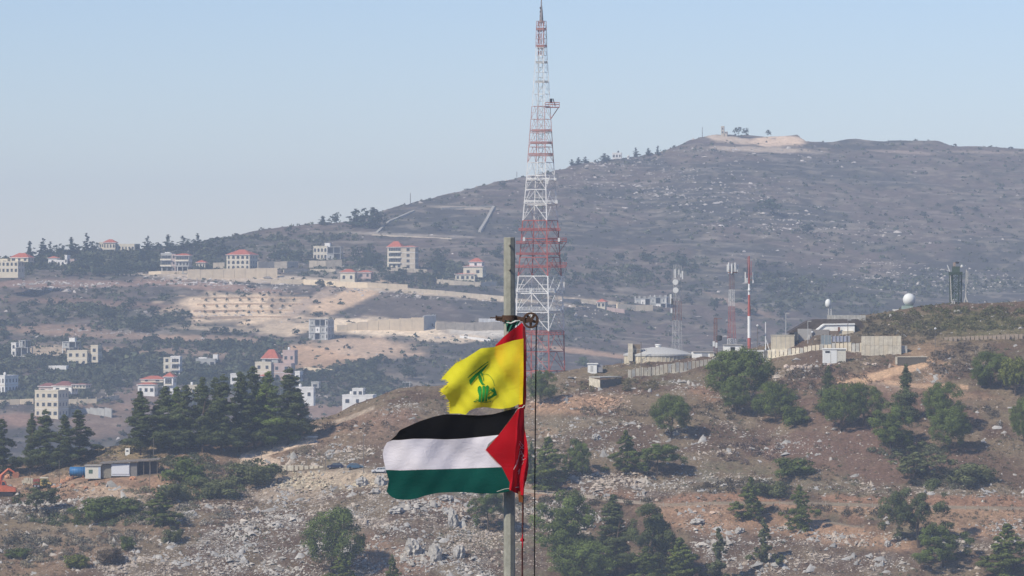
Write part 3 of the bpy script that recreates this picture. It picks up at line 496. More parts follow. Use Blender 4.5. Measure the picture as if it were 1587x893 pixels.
# ---------------------------------------------------------------- scrub and dry grass
lm = mat('leaf_scrub', None, var=.25, scale=.8, attr=True, diffuse=True)
def tufts(name, x, y, size, col, nl, m, hgt=.8, leaf=.3, jit=.3):
    k = len(x); z = zt(x, y); u = RNG.normal(size=(k, nl, 3)); u /= np.linalg.norm(u, axis=2, keepdims=True); u[..., 2] = np.abs(u[..., 2])
    rad = RNG.uniform(.55, 1.08, (k, nl, 1)); ctr = u*rad*size[:, None, None]*np.array([1, 1, hgt]); ctr += np.c_[x, y, z][:, None]
    nn = u+RNG.normal(size=u.shape)*.45; nn /= np.linalg.norm(nn, axis=2, keepdims=True)
    a = np.cross(nn, RNG.normal(size=u.shape)); a /= np.linalg.norm(a, axis=2, keepdims=True); b = np.cross(nn, a); s = (size[:, None, None]*leaf*RNG.uniform(.6, 1.3, (k, nl, 1)))
    V = np.stack([ctr-a*s-b*s*.5, ctr+a*s-b*s*.5, ctr+b*s], 2); K = k*nl
    cc = col[:, None, None, :]*RNG.uniform(1-jit, 1+jit, (k, nl, 1, 1))*np.ones((1, 1, 3, 1))
    return mesh_np(name, V.reshape(-1, 3), np.arange(K*3).reshape(-1, 3), m, cc.reshape(-1, 3), False, 'stuff')
x, y, z, c, r = sample(60000, 1046, 1292)
n_ = fbm(x*.07, y*.07, 4, 241); d = rockdens(c, r, x, y); ok = (RNG.random(len(x)) < .05+.5*ss(.5, .66, n_)*(1-.7*d)) & (y < crestY(c)+8)
for pts, wd, cc_ in PATHS: ok &= ~((np.abs(r-curve(pts)(c)) < wd+1) & (c > pts[0][0]) & (c < pts[-1][0]))
for cs, ys_, zs_, wd, bk, c0, c1 in BEN: ok &= ~((np.abs(y-np.interp(c, cs, ys_)) < wd+.6) & (c > c0) & (c < c1))
ok &= ~((c > 1205) & (c < 1345) & (r > 500) & (r < 552))
x, y, c, r = x[ok], y[ok], c[ok], r[ok]; t = RNG.random((len(x), 1)); kk = ss(.3, .6, fbm(x*.04, y*.04, 3, 251))[:, None]
colr = np.where(t < .45, np.array([[.20, .145, .10]]), np.where(t < .75, np.array([[.17, .14, .10]]), np.array([[.09, .10, .05]])))*(.85+.3*RNG.random((len(x), 1)))
knoll = blob(c, r, 1500, 500, 150, 30)[:, None]; colr = colr*(1-.6*knoll)+np.array([[.14, .14, .06]])*.6*knoll
tufts('scrub_and_dry_grass', x, y, RNG.uniform(.25, .75, len(x)), colr, 14, lm); print('tufts', len(x))
BUSHB = [(60, 800, 60, 14, .5, (.24, .21, .16)), (120, 835, 110, 14, .55, (.25, .22, .17)), (230, 800, 50, 16, .6, (.25, .22, .17)), (310, 800, 60, 14, .5, (.27, .25, .21)), (30, 870, 50, 10, .4, (.22, .19, .13)), (330, 735, 40, 18, .4, (.22, .17, .13)), (450, 700, 50, 6, .3, (.2, .17, .12)), (240, 765, 60, 8, .5, (.2, .19, .12)), (560, 665, 70, 8, .4, (.2, .15, .11)), (1300, 620, 60, 14, .3, (.2, .15, .11)), (950, 640, 70, 10, .3, (.2, .16, .11)), (190, 700, 40, 8, .5, (.2, .17, .09)), (140, 805, 110, 12, .9, (.09, .11, .05)), (370, 735, 70, 16, .8, (.13, .13, .08)), (280, 720, 60, 14, .8, (.08, .09, .05)), (320, 760, 60, 18, .8, (.12, .14, .06)), (250, 790, 60, 18, .6, (.16, .15, .1)), (60, 850, 90, 20, .6, (.14, .13, .1)),
         (1500, 495, 140, 18, .95, (.12, .12, .055)), (1390, 512, 70, 24, .9, (.13, .115, .075)), (1500, 560, 60, 28, .7, (.16, .13, .10)), (1470, 745, 70, 16, .8, (.10, .10, .065)), (1410, 700, 60, 18, .8, (.11, .12, .07)), (1190, 760, 40, 12, .8, (.09, .09, .06)), (1260, 590, 90, 16, .6, (.14, .11, .08)), (960, 600, 70, 10, .6, (.15, .13, .07)),
         (1500, 650, 60, 20, .5, (.15, .13, .1)), (1160, 700, 50, 20, .4, (.16, .12, .1)), (900, 780, 110, 8, .6, (.1, .09, .06)), (1130, 755, 60, 12, .6, (.12, .1, .07)), (1300, 795, 120, 8, .5, (.13, .11, .08)), (1090, 640, 60, 14, .3, (.12, .1, .07))]
X, Y, CO = [], [], []
for cx, cy, rx, ry, s, cc_ in BUSHB:
    for _ in range(int(rx*ry*s*.085)):
        a = random.uniform(0, 6.28); q = random.random()**.5; c_ = cx+rx*q*math.cos(a); r_ = cy+ry*q*math.sin(a)
        if r_ < float(crest(c_))+2 or c_ > 1615: r_ = float(crest(c_))+2+random.random()*6
        y_ = hit(c_, r_, 1040, 1310); X.append((c_-CX)/F*y_); Y.append(y_); CO.append(np.array(cc_)*random.uniform(.75, 1.25))
X, Y, CO = map(np.array, (X, Y, CO)); tufts('low_thorn_bushes', X, Y, RNG.uniform(.7, 1.7, len(X)), CO, 70, lm, .85, .16, .4); print('bushes', len(X))
x, y, z, c, r = sample(130000, 2420, 4030)
gd = greenness(c, r, x, y); tanm = np.zeros(len(x))
for b in FARB: tanm = np.maximum(tanm, blob(c, r, b[0], b[1], b[2], b[3], b[4], .3))
ok = (RNG.random(len(x)) < gd**1.5*.62+.02+.10*((r > 425) & (r < 700) & (c < 800))*(1-tanm)*ss(.42, .6, fbm(x*.01, y*.01, 3, 271))) & (r < 720); x, y, c, r, gd = [a[ok][:27000] for a in (x, y, c, r, gd)]
colr = np.array([[.056, .068, .042]])*RNG.uniform(.6, 1.7, (len(x), 1))+np.array([[.02, .012, .0]])*RNG.random((len(x), 1))
tufts('far_slope_shrubs', x, y, RNG.uniform(.5, 1.3, len(x))+RNG.random(len(x))**4*1.8+1.3*gd, colr, 14, lm, .9, .45, .35); print('far shrubs', len(x))

# ---------------------------------------------------------------- trees
def crown(name, clumps, nleaf, leaf, base, seed, m, squash=1., sub=0.55):
    """clumps: (x, y, z, r) in a tree of height 1; leaves are small faces on and in every clump"""
    rg = np.random.default_rng(seed); w_ = np.array([q[3]**2 for q in clumps]); k = rg.choice(len(clumps), nleaf, p=w_/w_.sum()); cl_ = np.array([q[:3] for q in clumps])[k]; rr = np.array([q[3] for q in clumps])[k][:, None]
    u = rg.normal(size=(nleaf, 3)); u /= np.linalg.norm(u, axis=1, keepdims=True); u[:, 2] = np.where(rg.random(nleaf) < .3, np.abs(u[:, 2]), u[:, 2])
    rad = rg.uniform(sub, 1.12, (nleaf, 1)); rad = np.where(rg.random((nleaf, 1)) < .05, rad*1.2, rad); ctr = cl_+u*rr*rad*np.array([1, 1, squash])
    cc = np.mean([q[:3] for q in clumps], 0); g = ctr-cc; g /= np.linalg.norm(g, axis=1, keepdims=True)+1e-6
    nn = u*.8+g*.35+rg.normal(size=u.shape)*.38; nn /= np.linalg.norm(nn, axis=1, keepdims=True)
    a = np.cross(nn, rg.normal(size=u.shape)); a /= np.linalg.norm(a, axis=1, keepdims=True); b = np.cross(nn, a); s = leaf*rg.uniform(.5, 1.3, (nleaf, 1))
    V = np.stack([ctr-a*s-b*s*.6, ctr+a*s-b*s*.6, ctr+b*s*1.1], 1).reshape(-1, 3)
    for ax_ in (0, 1):
        lo, hi = np.percentile(V[:, ax_], [1.5, 98.5]); V[:, ax_] = (V[:, ax_]-(lo+hi)/2)/(hi-lo)
    V[:, 2] /= np.percentile(V[:, 2], 99.6)
    cv = rg.uniform(.72, 1.3, len(clumps))[k][:, None]*rg.uniform(.7, 1.3, (nleaf, 1)); col = np.array([base])*cv+np.array([[.015, .012, 0]])*(rg.random((nleaf, 1)) < .15)
    o = mesh_np(name, V, np.arange(nleaf*3).reshape(-1, 3), m, np.repeat(col, 3, 0)); me = o.data; bpy.data.objects.remove(o); return me
def clumps_round(seed, w=.95, z0=.1, n=130):
    q = random.Random(seed); out = []
    for i in range(n):
        a = q.uniform(0, 6.283); t = q.uniform(-.85, 1); rr = math.sqrt(max(0, 1-t*t*.92))*.40*w*q.uniform(.75, 1.12)
        out.append((rr*math.cos(a), rr*math.sin(a), (1+z0)/2-.02+t*(1-z0)/2*.82*q.uniform(.9, 1.03), q.uniform(.05, .085)))
    out += [(q.uniform(-.15, .15), q.uniform(-.15, .15), q.uniform(z0+.2, .85), .17) for _ in range(7)]; return out
def clumps_pine(seed, w=.5, z0=.12, n=60, jag=1.):
    q = random.Random(seed); out = []; ph_ = q.uniform(0, 6)
    for i in range(n):
        t = q.random()**.85; z_ = z0+t*(.97-z0); prof = (1-t)**.95*(.72+.28*math.sin(t*17+ph_))+.04; a = q.uniform(0, 6.283); rr = w/2*prof*q.uniform(.35, 1.15)
        out.append((rr*math.cos(a)*jag, rr*math.sin(a), z_-.04*rr, .022+.050*prof*q.uniform(.7, 1.3)))
    out += [(0, 0, z0+k*(.95-z0)/8, .07*(1-k/9)+.012) for k in range(9)]; out.append((0, 0, .975, .014)); return out
def clumps_open(seed, w=1., z0=.1, n=34):
    q = random.Random(seed); out = []; lobes = [(q.uniform(-.27, .27)*w, q.uniform(-.25, .25)*w, q.uniform(z0+.1, .74), q.uniform(.15, .25)) for _ in range(9)]
    for lx, ly, lz, lr in lobes:
        for i in range(n//5+4):
            a = q.uniform(0, 6.283); b = q.uniform(-.6, 1.57); out.append((lx+lr*math.cos(a)*math.cos(b), ly+lr*math.sin(a)*math.cos(b), lz+lr*math.sin(b), q.uniform(.04, .085)))
    return out
def clumps_bush(seed, n=26):
    q = random.Random(seed); return [(q.uniform(-.42, .42), q.uniform(-.4, .4), q.uniform(.15, .75)*(1-.3*random.random()), q.uniform(.13, .24)) for _ in range(n)]
tm = mat('foliage', None, var=.18, scale=.7, attr=True, diffuse=True)
G1 = (.112, .148, .042); G2 = (.088, .108, .044); G3 = (.128, .156, .044); G4 = (.115, .130, .058); G5 = (.16, .18, .045); G6 = (.13, .10, .07)
CR = {}
for i in range(3): CR['round', i] = crown('crown', clumps_round(10+i, .98+.05*i), 19000, .0108, G1, i, tm)
for i in range(4): CR['pine', i] = crown('crown', clumps_pine(20+i, .52, .14, 110), 17000, .0085, G2, 30+i, tm, .62)
for i in range(2): CR['pine', 4+i] = crown('crown', clumps_pine(40+i, .56, .10, 110), 17000, .0085, (.12, .16, .04) if i else (.045, .070, .032), 38+i, tm, .62)
for i in range(2): CR['young', i] = crown('crown', clumps_pine(50+i, .8, .04, 110), 13000, .0115, G3, 60+i, tm, .8)
for i in range(3): CR['wide', i] = crown('crown', clumps_open(70+i), 19000, .0108, G2 if i == 0 else G1, 80+i, tm)
CR['cypress', 0] = crown('crown', clumps_pine(90, .34, .04, 90), 8000, .010, G2, 91, tm, 1.2)
CR['grey', 0] = crown('crown', clumps_open(95), 4200, .02, G4, 96, tm); CR['grey', 1] = crown('crown', clumps_pine(97, .8, .05, 50), 3600, .02, G4, 98, tm)
CR['gold', 0] = crown('crown', clumps_round(99, 1.0, .15), 5000, .021, G5, 100, tm)
for i, g_ in enumerate((G1, G4, G5, G6)): CR['bush', i] = crown('foliage', clumps_bush(110+i), 3200, .035, g_, 120+i, tm, .8)
for i in range(3): CR['far', i] = crown('crown', clumps_open(130+i, .9, .05, 24), 420, .055, (.045, .065, .038), 140+i, tm)
for i in range(2): CR['farpine', i] = crown('crown', clumps_pine(150+i, .5, .05, 36), 420, .04, (.038, .058, .036), 160+i, tm)
bark = mat('bark', (.10, .075, .055), var=.3, scale=4)
def trunk_mesh(seed, top=.7, r0=.022):
    q = random.Random(seed); m = MB(); pts = [Vector((0, 0, -.06))]+[Vector((q.uniform(-.012, .012)*k, q.uniform(-.012, .012)*k, top*k/5)) for k in range(1, 6)]
    m.tube(pts, [r0*1.25, r0, r0*.85, r0*.7, r0*.5, r0*.25], 6)
    for k in range(6):
        b = pts[1+k % 4]; a = q.uniform(0, 6.28); l = q.uniform(.12, .26); m.tube([b, b+Vector((math.cos(a)*l*.6, math.sin(a)*l*.6, l*.35)), b+Vector((math.cos(a)*l, math.sin(a)*l, l*.8))], [r0*.42, r0*.3, r0*.1], 4)
    o = m.build('trunk', bark); me = o.data; bpy.data.objects.remove(o); return me
TR = [trunk_mesh(200+i) for i in range(3)]; TRL = trunk_mesh(205, .9, .013)
NT = 0
def tree(kind, var, c_, base, h, w_, label, cat='tree', group=None, far=False, nm=None, y=None, simple=False):
    global NT; NT += 1
    g = G(c_, base, far) if y is None else P(c_, base, y)
    s = g.y/F; H = h*s; W = w_*s
    natural = 1.0; _ = {'round': .98, 'pine': .56, 'young': .8, 'wide': 1.0, 'cypress': .34, 'grey': .95, 'gold': 1.0, 'bush': 1.15, 'far': .95, 'farpine': .5}[kind]
    sx = W/natural
    if simple:
        o = bpy.data.objects.new(nm or 'tree', CR[kind, var]); C.objects.link(o); o.location = g; o.scale = (sx, sx, H); o.rotation_euler.z = (NT*2.4) % 6.28
        return tag(o, label, cat, group)
    t = thing(nm or {'round': 'round_pine_tree', 'pine': 'pine_tree', 'young': 'young_pine_tree', 'wide': 'broad_tree', 'cypress': 'cypress_tree', 'grey': 'olive_tree', 'gold': 'broadleaf_tree', 'bush': 'bush'}[kind], label, cat, g-Vector((0, 0, .1)), (NT*2.39) % 6.28, group); jr = random.Random(NT); t.rotation_euler.x = jr.uniform(-.06, .06); t.rotation_euler.y = jr.uniform(-.05, .05)
    o = bpy.data.objects.new('foliage' if kind == 'bush' else 'crown', CR[kind, var]); C.objects.link(o); o.parent = t; o.scale = (sx, sx, H)
    q = bpy.data.objects.new('stem' if kind == 'bush' else 'trunk', TRL if kind in ('pine', 'cypress', 'young') else TR[NT % 3]); C.objects.link(q); q.parent = t; q.scale = (H*1.1, H*1.1, H*(.6 if kind == 'bush' else 1)); return t
T = tree
T('round', 0, 1147, 628, 88, 96, 'largest dark round pine, standing in front of the concrete wall at its bend')
T('round', 1, 1141, 641, 57, 42, 'small round pine just in front of the largest round pine by the wall')
T('round', 2, 1202, 655, 64, 62, 'round pine to the right of the largest one, with bushy skirt')
T('bush', 0, 1232, 661, 32, 40, 'low dark bush at the right foot of the round pine', 'bush')
T('round', 0, 1040, 681, 68, 56, 'lone round pine on the open stony slope below the water tank')
T('cypress', 0, 1283, 640, 72, 38, 'dark spiky conifer left of the pair of round pines below the white booth')
T('round', 1, 1303, 670, 74, 60, 'left one of the pair of touching round pines below the dirt track')
T('round', 2, 1338, 660, 66, 58, 'right one of the pair of touching round pines below the dirt track')
T('cypress', 0, 1403, 650, 84, 40, 'tall dark cypress below the dirt track bend')
T('round', 1, 1461, 668, 74, 58, 'upper of two round pines stacked up the slope on the right')
T('round', 0, 1471, 704, 72, 58, 'lower of two round pines stacked up the slope on the right')
T('wide', 1, 1380, 698, 74, 84, 'broad uneven green tree beside the cypress')
T('gold', 0, 1536, 602, 58, 58, 'yellow green round tree on the track shoulder at the right').children[0].data = CR['round', 2]
T('gold', 0, 1574, 614, 60, 46, 'pale yellowish tree nearest the right end of the upper slope')
T('round', 2, 1589, 690, 74, 40, 'round pine cut by the right side of the picture, halfway up')
T('grey', 0, 1417, 748, 62, 78, 'greyish olive bush tree above the track and above the tall pine', 'tree')
T('bush', 0, 1232, 740, 30, 56, 'round green bush alone on the brown slope above the track', 'bush')
T('bush', 1, 1503, 750, 36, 62, 'grey green bush on the slope right of the tall pine', 'bush')
T('bush', 1, 1195, 772, 24, 50, 'low grey bush just above the track', 'bush')
T('wide', 0, 1424, 850, 104, 88, 'tall dark pine with ragged crown standing over the track at lower right')
T('wide', 1, 1462, 880, 64, 84, 'spreading lower pine touching the tall ragged one on its right')
T('young', 0, 1157, 806, 66, 46, 'small bright pine just below the track, left of its twin')
T('young', 1, 1243, 821, 68, 52, 'small bright pine below the track, right of its twin')
T('young', 0, 1552, 898, 84, 78, 'bushy pine at the lower right corner')
T('grey', 1, 1186, 872, 68, 52, 'thin greyish tree on the red bank below the track')
T('young', 1, 973, 730, 62, 62, 'left tree of the clump on the stony slope above the shaded bank')
T('wide', 2, 1018, 738, 50, 78, 'right, broader tree of the clump above the shaded bank')
T('wide', 1, 893, 740, 58, 50, 'rounded tree standing right of the flag cable above the track')
T('young', 0, 849, 758, 80, 62, 'dark tree right behind the flag cable')
T('young', 1, 822, 750, 64, 34, 'dark tree showing just right of the red flag')
T('round', 1, 838, 628, 54, 42, 'round tree on the ridge close behind the yellow flag')
T('bush', 0, 903, 567, 14, 18, 'tiny dark bush beside the small white kiosk', 'bush')
T('wide', 1, 874, 880, 118, 118, 'large broad dark pine right of the pole below the track')
T('pine', 1, 955, 895, 126, 76, 'tall narrow pine in the middle of the lower clump')
T('wide', 0, 1014, 900, 118, 98, 'dark spreading tree right of the narrow pine in the lower clump')
T('round', 2, 903, 912, 74, 94, 'lighter green low tree in front of the large broad pine')
T('young', 0, 1052, 912, 78, 66, 'low pine at the bottom between the dark spreading tree and the greyish one')
T('grey', 1, 1115, 905, 86, 62, 'loose greyish tree at the right end of the lower clump')
T('young', 1, 1000, 930, 80, 80, 'front tree of the lower clump cut by the bottom of the picture')
T('wide', 2, 756, 824, 62, 58, 'dark tree half hidden behind the left of the pole')
T('round', 2, 515, 890, 104, 84, 'large rounded tree on the white stony slope left of the pole')
T('young', 1, 610, 905, 44, 32, 'small cone shaped pine at the bottom left of the pole')
T('young', 0, 528, 910, 52, 44, 'young pine at the foot of the large rounded tree')
T('young', 0, 253, 814, 52, 54, 'dark leaning pine bush on the lower left slope')
T('bush', 0, 148, 806, 34, 62, 'left mound of the dark bushes under the sheds', 'bush')
T('bush', 0, 187, 802, 32, 58, 'right mound of the dark bushes under the sheds', 'bush')
T('grey', 0, 56, 797, 52, 62, 'dark greyish bush in front of the yellow truck', 'bush')
T('bush', 0, 284, 752, 42, 62, 'dark bush right of the sheds, below the pine wood', 'bush')
T('bush', 1, 394, 752, 38, 66, 'wide grey green bush below the dirt road', 'bush')
T('bush', 1, 335, 768, 28, 60, 'low green bush on the orange bank left of the rubble', 'bush')
T('bush', 1, 268, 776, 30, 50, 'green bush between the sheds and the leaning pine bush', 'bush')
T('bush', 2, 119, 880, 20, 36, 'small yellow green bush at the lower left', 'bush')
T('bush', 3, 171, 874, 24, 36, 'small reddish brown bush at the lower left', 'bush')
T('bush', 0, 198, 853, 22, 22, 'small bright green bush on the white stones at the lower left', 'bush')
T('bush', 0, 30, 866, 16, 34, 'small dark bush nearest the lower left corner', 'bush')
T('young', 0, 119, 815, 22, 12, 'tiny cone shaped seedling in front of the dark bushes', 'tree')
T('bush', 1, 268, 841, 24, 26, 'small olive bush on the stones under the leaning pine bush', 'bush')
T('bush', 0, 1525, 597, 26, 30, 'dark undergrowth left of the yellow green tree', 'bush')
gl = 'pines of the left group above the excavator'
for c_, b, h, w_, v, lb in ((6, 738, 88, 52, 0, 'pine cut by the left side of the picture above the excavator'), (47, 735, 94, 40, 1, 'thin tall pine second from the left side'), (70, 733, 96, 52, 2, 'pine above the yellow truck'), (97, 726, 82, 46, 3, 'pine between the yellow truck and the blue tank'), (124, 716, 80, 56, 0, 'bushy dark pine right behind the blue tank')):
    T('pine', v, c_, b, h, w_, lb, 'tree', gl)
gl = 'tall pines of the wood left of the flags'
for c_, b, h, w_, v, lb in ((218, 706, 98, 68, 1, 'darkest pine at the left end of the pine wood, above the shed'), (244, 702, 80, 50, 2, 'lower pine second in the wood'), (264, 704, 104, 62, 3, 'light green pine third in the wood'), (289, 703, 104, 60, 0, 'pine fourth in the wood, before the road curve'), (314, 702, 116, 62, 1, 'pine fifth in the wood'),
      (343, 704, 120, 58, 2, 'tall pine near the middle of the wood'), (370, 702, 124, 64, 3, 'tall pine right of the middle of the wood'), (394, 698, 128, 64, 0, 'tall dark pine reaching up to the white house with the red roof'), (421, 696, 118, 62, 1, 'broad dark pine third from the right end of the wood'), (446, 690, 118, 66, 2, 'last tall pine at the right end of the wood'),
      (464, 682, 78, 44, 3, 'low pine at the right edge of the wood beside the dirt road'), (277, 694, 92, 50, 1, 'pine half hidden in the back of the wood, left'), (330, 690, 104, 50, 0, 'pine half hidden in the back of the wood, middle'), (405, 686, 100, 52, 2, 'pine half hidden in the back of the wood, right')):
    T('pine', {1: 5, 3: 4}.get(v, v) if c_ % 2 else v, c_, b, h, w_*.98, lb, 'tree', gl)
# far trees: skyline and mountainside, one object each
for i, (c_, b, h, w_) in enumerate([(48, 398, 24, 16), (68, 398, 28, 16), (76, 399, 24, 16), (92, 398, 20, 18), (108, 396, 28, 18), (118, 396, 20, 22), (136, 394, 32, 18), (147, 394, 20, 14), (178, 384, 24, 30), (190, 386, 20, 20), (228, 388, 22, 16), (240, 390, 14, 14), (257, 390, 26, 20), (270, 392, 16, 18), (284, 388, 22, 22), (296, 390, 20, 20), (309, 386, 24, 16), (325, 389, 20, 24), (345, 396, 24, 22), (212, 390, 12, 10), (448, 364, 14, 10)]):
    T('farpine' if h > 20 else 'far', i % 2, c_, b, h, w_, where(c_, b, h, w_), 'tree', 'trees along the left skyline', True, simple=True)
for i, (c_, b, h, w_) in enumerate([(503, 349, 14, 16), (519, 349, 20, 14), (548, 352, 28, 22), (560, 353, 30, 22), (573, 354, 32, 24), (587, 352, 28, 20)]):
    T('far' if i % 2 else 'farpine', i % 2, c_, b, h, w_*1.2, ('leftmost, set apart', 'second from the left', 'left edge of the dense part', 'middle left', 'tallest', 'rightmost')[i]+' dark tree of the grove on the ridge', 'tree', 'grove on the ridge', True, simple=True)
for i, (c_, b, h, w_) in enumerate([(868, 259, 8, 8), (878, 258, 7, 10), (888, 256, 9, 9), (897, 255, 11, 8), (907, 253, 10, 10), (916, 252, 11, 8), (925, 250, 12, 12), (936, 249, 11, 12), (942, 250, 9, 10), (968, 244, 13, 10), (987, 243, 14, 9), (1005, 241, 11, 8), (1020, 241, 15, 8), (1035, 228, 12, 7), (1044, 226, 12, 8), (1052, 224, 13, 8), (862, 262, 6, 8)]):
    T('farpine', i % 2, c_, b, h, w_*1.2, '%s dark tree on the mountain skyline, %s' % ('narrow' if w_ < 9 else 'broad', 'left of the white summit house' if c_ < 950 else 'just right of the white summit house' if c_ < 1000 else 'climbing towards the summit' if c_ < 1030 else 'just left of the summit'), 'tree', 'trees along the mountain skyline', True, simple=True)
for i, (c_, b, h, w_, lb) in enumerate([(1142, 207, 9, 13, 'flat topped tree on the summit right of the ruin'), (1155, 207, 8, 10, 'second small tree on the summit, beside the flat topped one'), (1191, 210, 8, 9, 'lone small tree on the summit above the tan cut'), (1190, 334, 26, 42, 'large dark tree alone on the mountainside below the summit'), (1250, 363, 17, 24, 'dark tree lower right of the large one on the mountainside'),
      (1432, 340, 12, 14, 'small round tree on the bare slope at the right'), (1483, 332, 13, 16, 'small tree right of the round one on the bare slope'), (1512, 327, 8, 12, 'tiny tree farthest right on the bare slope'), (678, 358, 13, 16, 'single tree on the terraces under the ridge grove'), (1064, 333, 9, 12, 'small tree on the slope left of the large one'), (779, 290, 10, 12, 'small tree left of the lattice tower near the skyline'), (1350, 352, 9, 14, 'dark bush on the bare slope below the summit')]):
    T('far', i % 3, c_, b+(2 if b < 215 else 0), h*(1.35 if b < 215 else 1), w_, lb, 'tree', None, True, simple=True, y=(float(YS(c_))-25 if b < 215 else None))
q = random.Random(5); AR = [(20, 470, 395, 430, 60, 'dark tree among the houses of the upper village', 'trees of the upper village'), (480, 790, 395, 445, 52, 'dark tree around the villas left of the pole', 'trees around the villas'), (0, 500, 470, 660, 100, 'dark green tree on the lower village slope', 'trees of the lower village'),
      (870, 1240, 400, 500, 50, 'dark tree on the slope behind the masts', 'trees behind the masts'), (470, 640, 560, 620, 30, 'dark green tree in the hollow beyond the ridge', 'trees in the hollow beyond the ridge')]
TREESPOTS = []
for c0, c1, r0, r1, n_, lb, gp in AR:
    k = 0
    while k < n_:
        c_ = q.uniform(c0, c1); r_ = q.uniform(r0, r1); hh_ = q.uniform(8, 19)*(1.1 if k % 5 == 0 else .9); ww_ = q.uniform(10, 22)*.9
        if r_ < float(skyr(c_))+14 or any(blob(c_, r_, b[0], b[1], b[2], b[3], b[4]) > .5 for b in FARB) or any(abs(c_-a[0]) < a[2]/2+5 and -4 < r_-a[1] < a[3] for a in KEEP): continue
        T('far', k % 3, c_, r_, hh_, ww_, where(c_, r_, hh_, ww_), 'tree', gp, True, simple=True); k += 1
# ---------------------------------------------------------------- lattice towers
RED = mat('red_steel', (.38, .10, .08), rough=.7, var=.2, scale=.5); RED2 = mat('faded_red_steel', (.44, .22, .20), rough=.7, var=.2, scale=.5); WHT = mat('white_steel', (.74, .74, .72), rough=.7, var=.12, scale=.5)
RUST = mat('brown_steel', (.20, .09, .06), rough=.8, var=.3, scale=.8); GAL = mat('grey_steel', (.42, .43, .42), rough=.6, var=.15, scale=.8)
ANT = mat('antenna_white', (.66, .67, .65), rough=.5, var=.08); DRK = mat('dark_equipment', (.05, .055, .06), var=.3)
def lattice(root, prof, rows, colr, y, ax, t, name='tower_section', parts=True, corners=4, kb=True, a0=0.34):
    """stacked bays: prof row -> half diagonal in px, rows = bay limits from the bottom up, colr(row) -> material"""
    s = y/F; o = root.location; secs = []; t0 = t
    def cor(r_, k):
        a = a0+2*math.pi*k/corners+math.pi; hd = prof(r_)*s; cxp = (ax(r_)-CX)*s
        return Vector((cxp+hd*math.cos(a), y+hd*math.sin(a), (CY-r_)*s))-o
    for ra, rb in zip(rows[:-1], rows[1:]):
        m_ = colr((ra+rb)/2); t = t0*min(1, max(.42, prof(ra)*s/(prof(rows[0])*s)*1.15))
        for k in range(corners):
            A, B, A2, B2 = cor(ra, k), cor(ra, k+1), cor(rb, k), cor(rb, k+1); leg = MB().bar(A, A2, t*1.35).build('tower_leg', m_, root)
            hb = MB().bar(A2, B2, t*.8).build('horizontal_beam', m_, leg); db = MB()
            if kb:
                M_ = (A2+B2)/2; J = A2*.5+A*.5; K_ = A*.5+M_*.5; J2 = B2*.5+B*.5; K2 = B*.5+M_*.5
                db.bar(A, M_, t*.6); db.bar(M_, B, t*.6); db.bar(K_, J, t*.4); db.bar(K2, J2, t*.4)
            else: db.bar(A, B2, t*.5); db.bar(B, A2, t*.5)
            tag(db.build('diagonal_brace', m_, leg), kind='stuff')
    return secs
TY = 1330.
bt = thing('lattice_tower', 'very tall red and white steel lattice broadcasting tower behind the flagpole', 'tower', P(838, 590, TY))
prof = curve([(88, 10), (105, 10.5), (165, 15), (240, 20.5), (300, 25), (345, 29), (400, 33), (450, 37.5), (515, 39.5), (600, 41)])
prof2 = lambda r_: float(np.interp(r_, [30, 88, 105, 165, 240, 300, 345, 400, 450, 515, 600], [8, 9.5, 11, 15, 20.5, 25, 29, 33, 37.5, 39.5, 41]))
axt = lambda r_: float(np.interp(r_, [0, 90, 450, 600], [839, 839, 836.5, 837]))
def bandc(r_):
    for a, b, m_ in ((25, 75, RED2), (75, 165, WHT), (165, 252, RED2), (252, 342, WHT), (342, 428, RED), (428, 513, WHT), (513, 620, RED)):
        if a <= r_ < b: return m_
    return RED
rows_ = [600, 575, 545, 513, 484, 455, 428, 399, 370, 342, 318, 294, 272, 252, 228, 206, 185, 165, 146, 128, 112, 98, 86, 74, 60, 47, 33]
lattice(bt, prof2, rows_, bandc, TY, axt, .29)
s = TY/F; o = bt.location
def tp(c_, r_, dy=0): return P(c_, r_, TY)+Vector((0, dy, 0))-o
# inner lift shaft, antennas and galleries
for a, b, m_ in ((600, 513, RED), (513, 428, WHT), (428, 342, RED), (342, 252, WHT), (252, 165, RED), (165, 75, WHT)):
    mb = MB(); k_ = (a-b)//7
    for i in range(k_):
        r1 = a-(a-b)*i/k_; r2 = a-(a-b)*(i+1)/k_
        for sx in (-3.2, 3.2): mb.bar(tp(838+sx, r1), tp(838+sx, r2), .14)
        mb.bar(tp(834.8, r1), tp(841.2, r2) if i % 2 else tp(841.2, r1), .1); mb.bar(tp(834.8, r2), tp(841.2, r2), .1)
    tag(mb.build('cable_ladder', GAL, bt), kind='stuff')
mb = MB()
for r1 in range(34, 88, 9):
    for sx in (-4, 0, 4): mb.box(*[v for v in ((838.5+sx-.9-838)*s+ (838-CX)*s-o.x, (838.5+sx+.9-CX)*s-o.x, -.6, .2, (CY-r1-7)*s-o.z, (CY-r1)*s-o.z)])
tag(mb.build('antenna_panels', mat('dull_red_panel', (.28, .16, .15), var=.2), bt), kind='stuff')
mt = MB().tube([tp(839, 36), tp(839, 20), tp(839, 8), tp(839, -2)], [.7, .5, .25, .12], 8).build('top_mast', mat('mast_grey', (.26, .24, .24), var=.3, scale=.6), bt)
for r1 in (26, 20, 14): MB().tube([tp(837.2, r1, -.3), tp(837.2, r1-3, -.3)], .16, 6).build('dipole', DRK, mt)
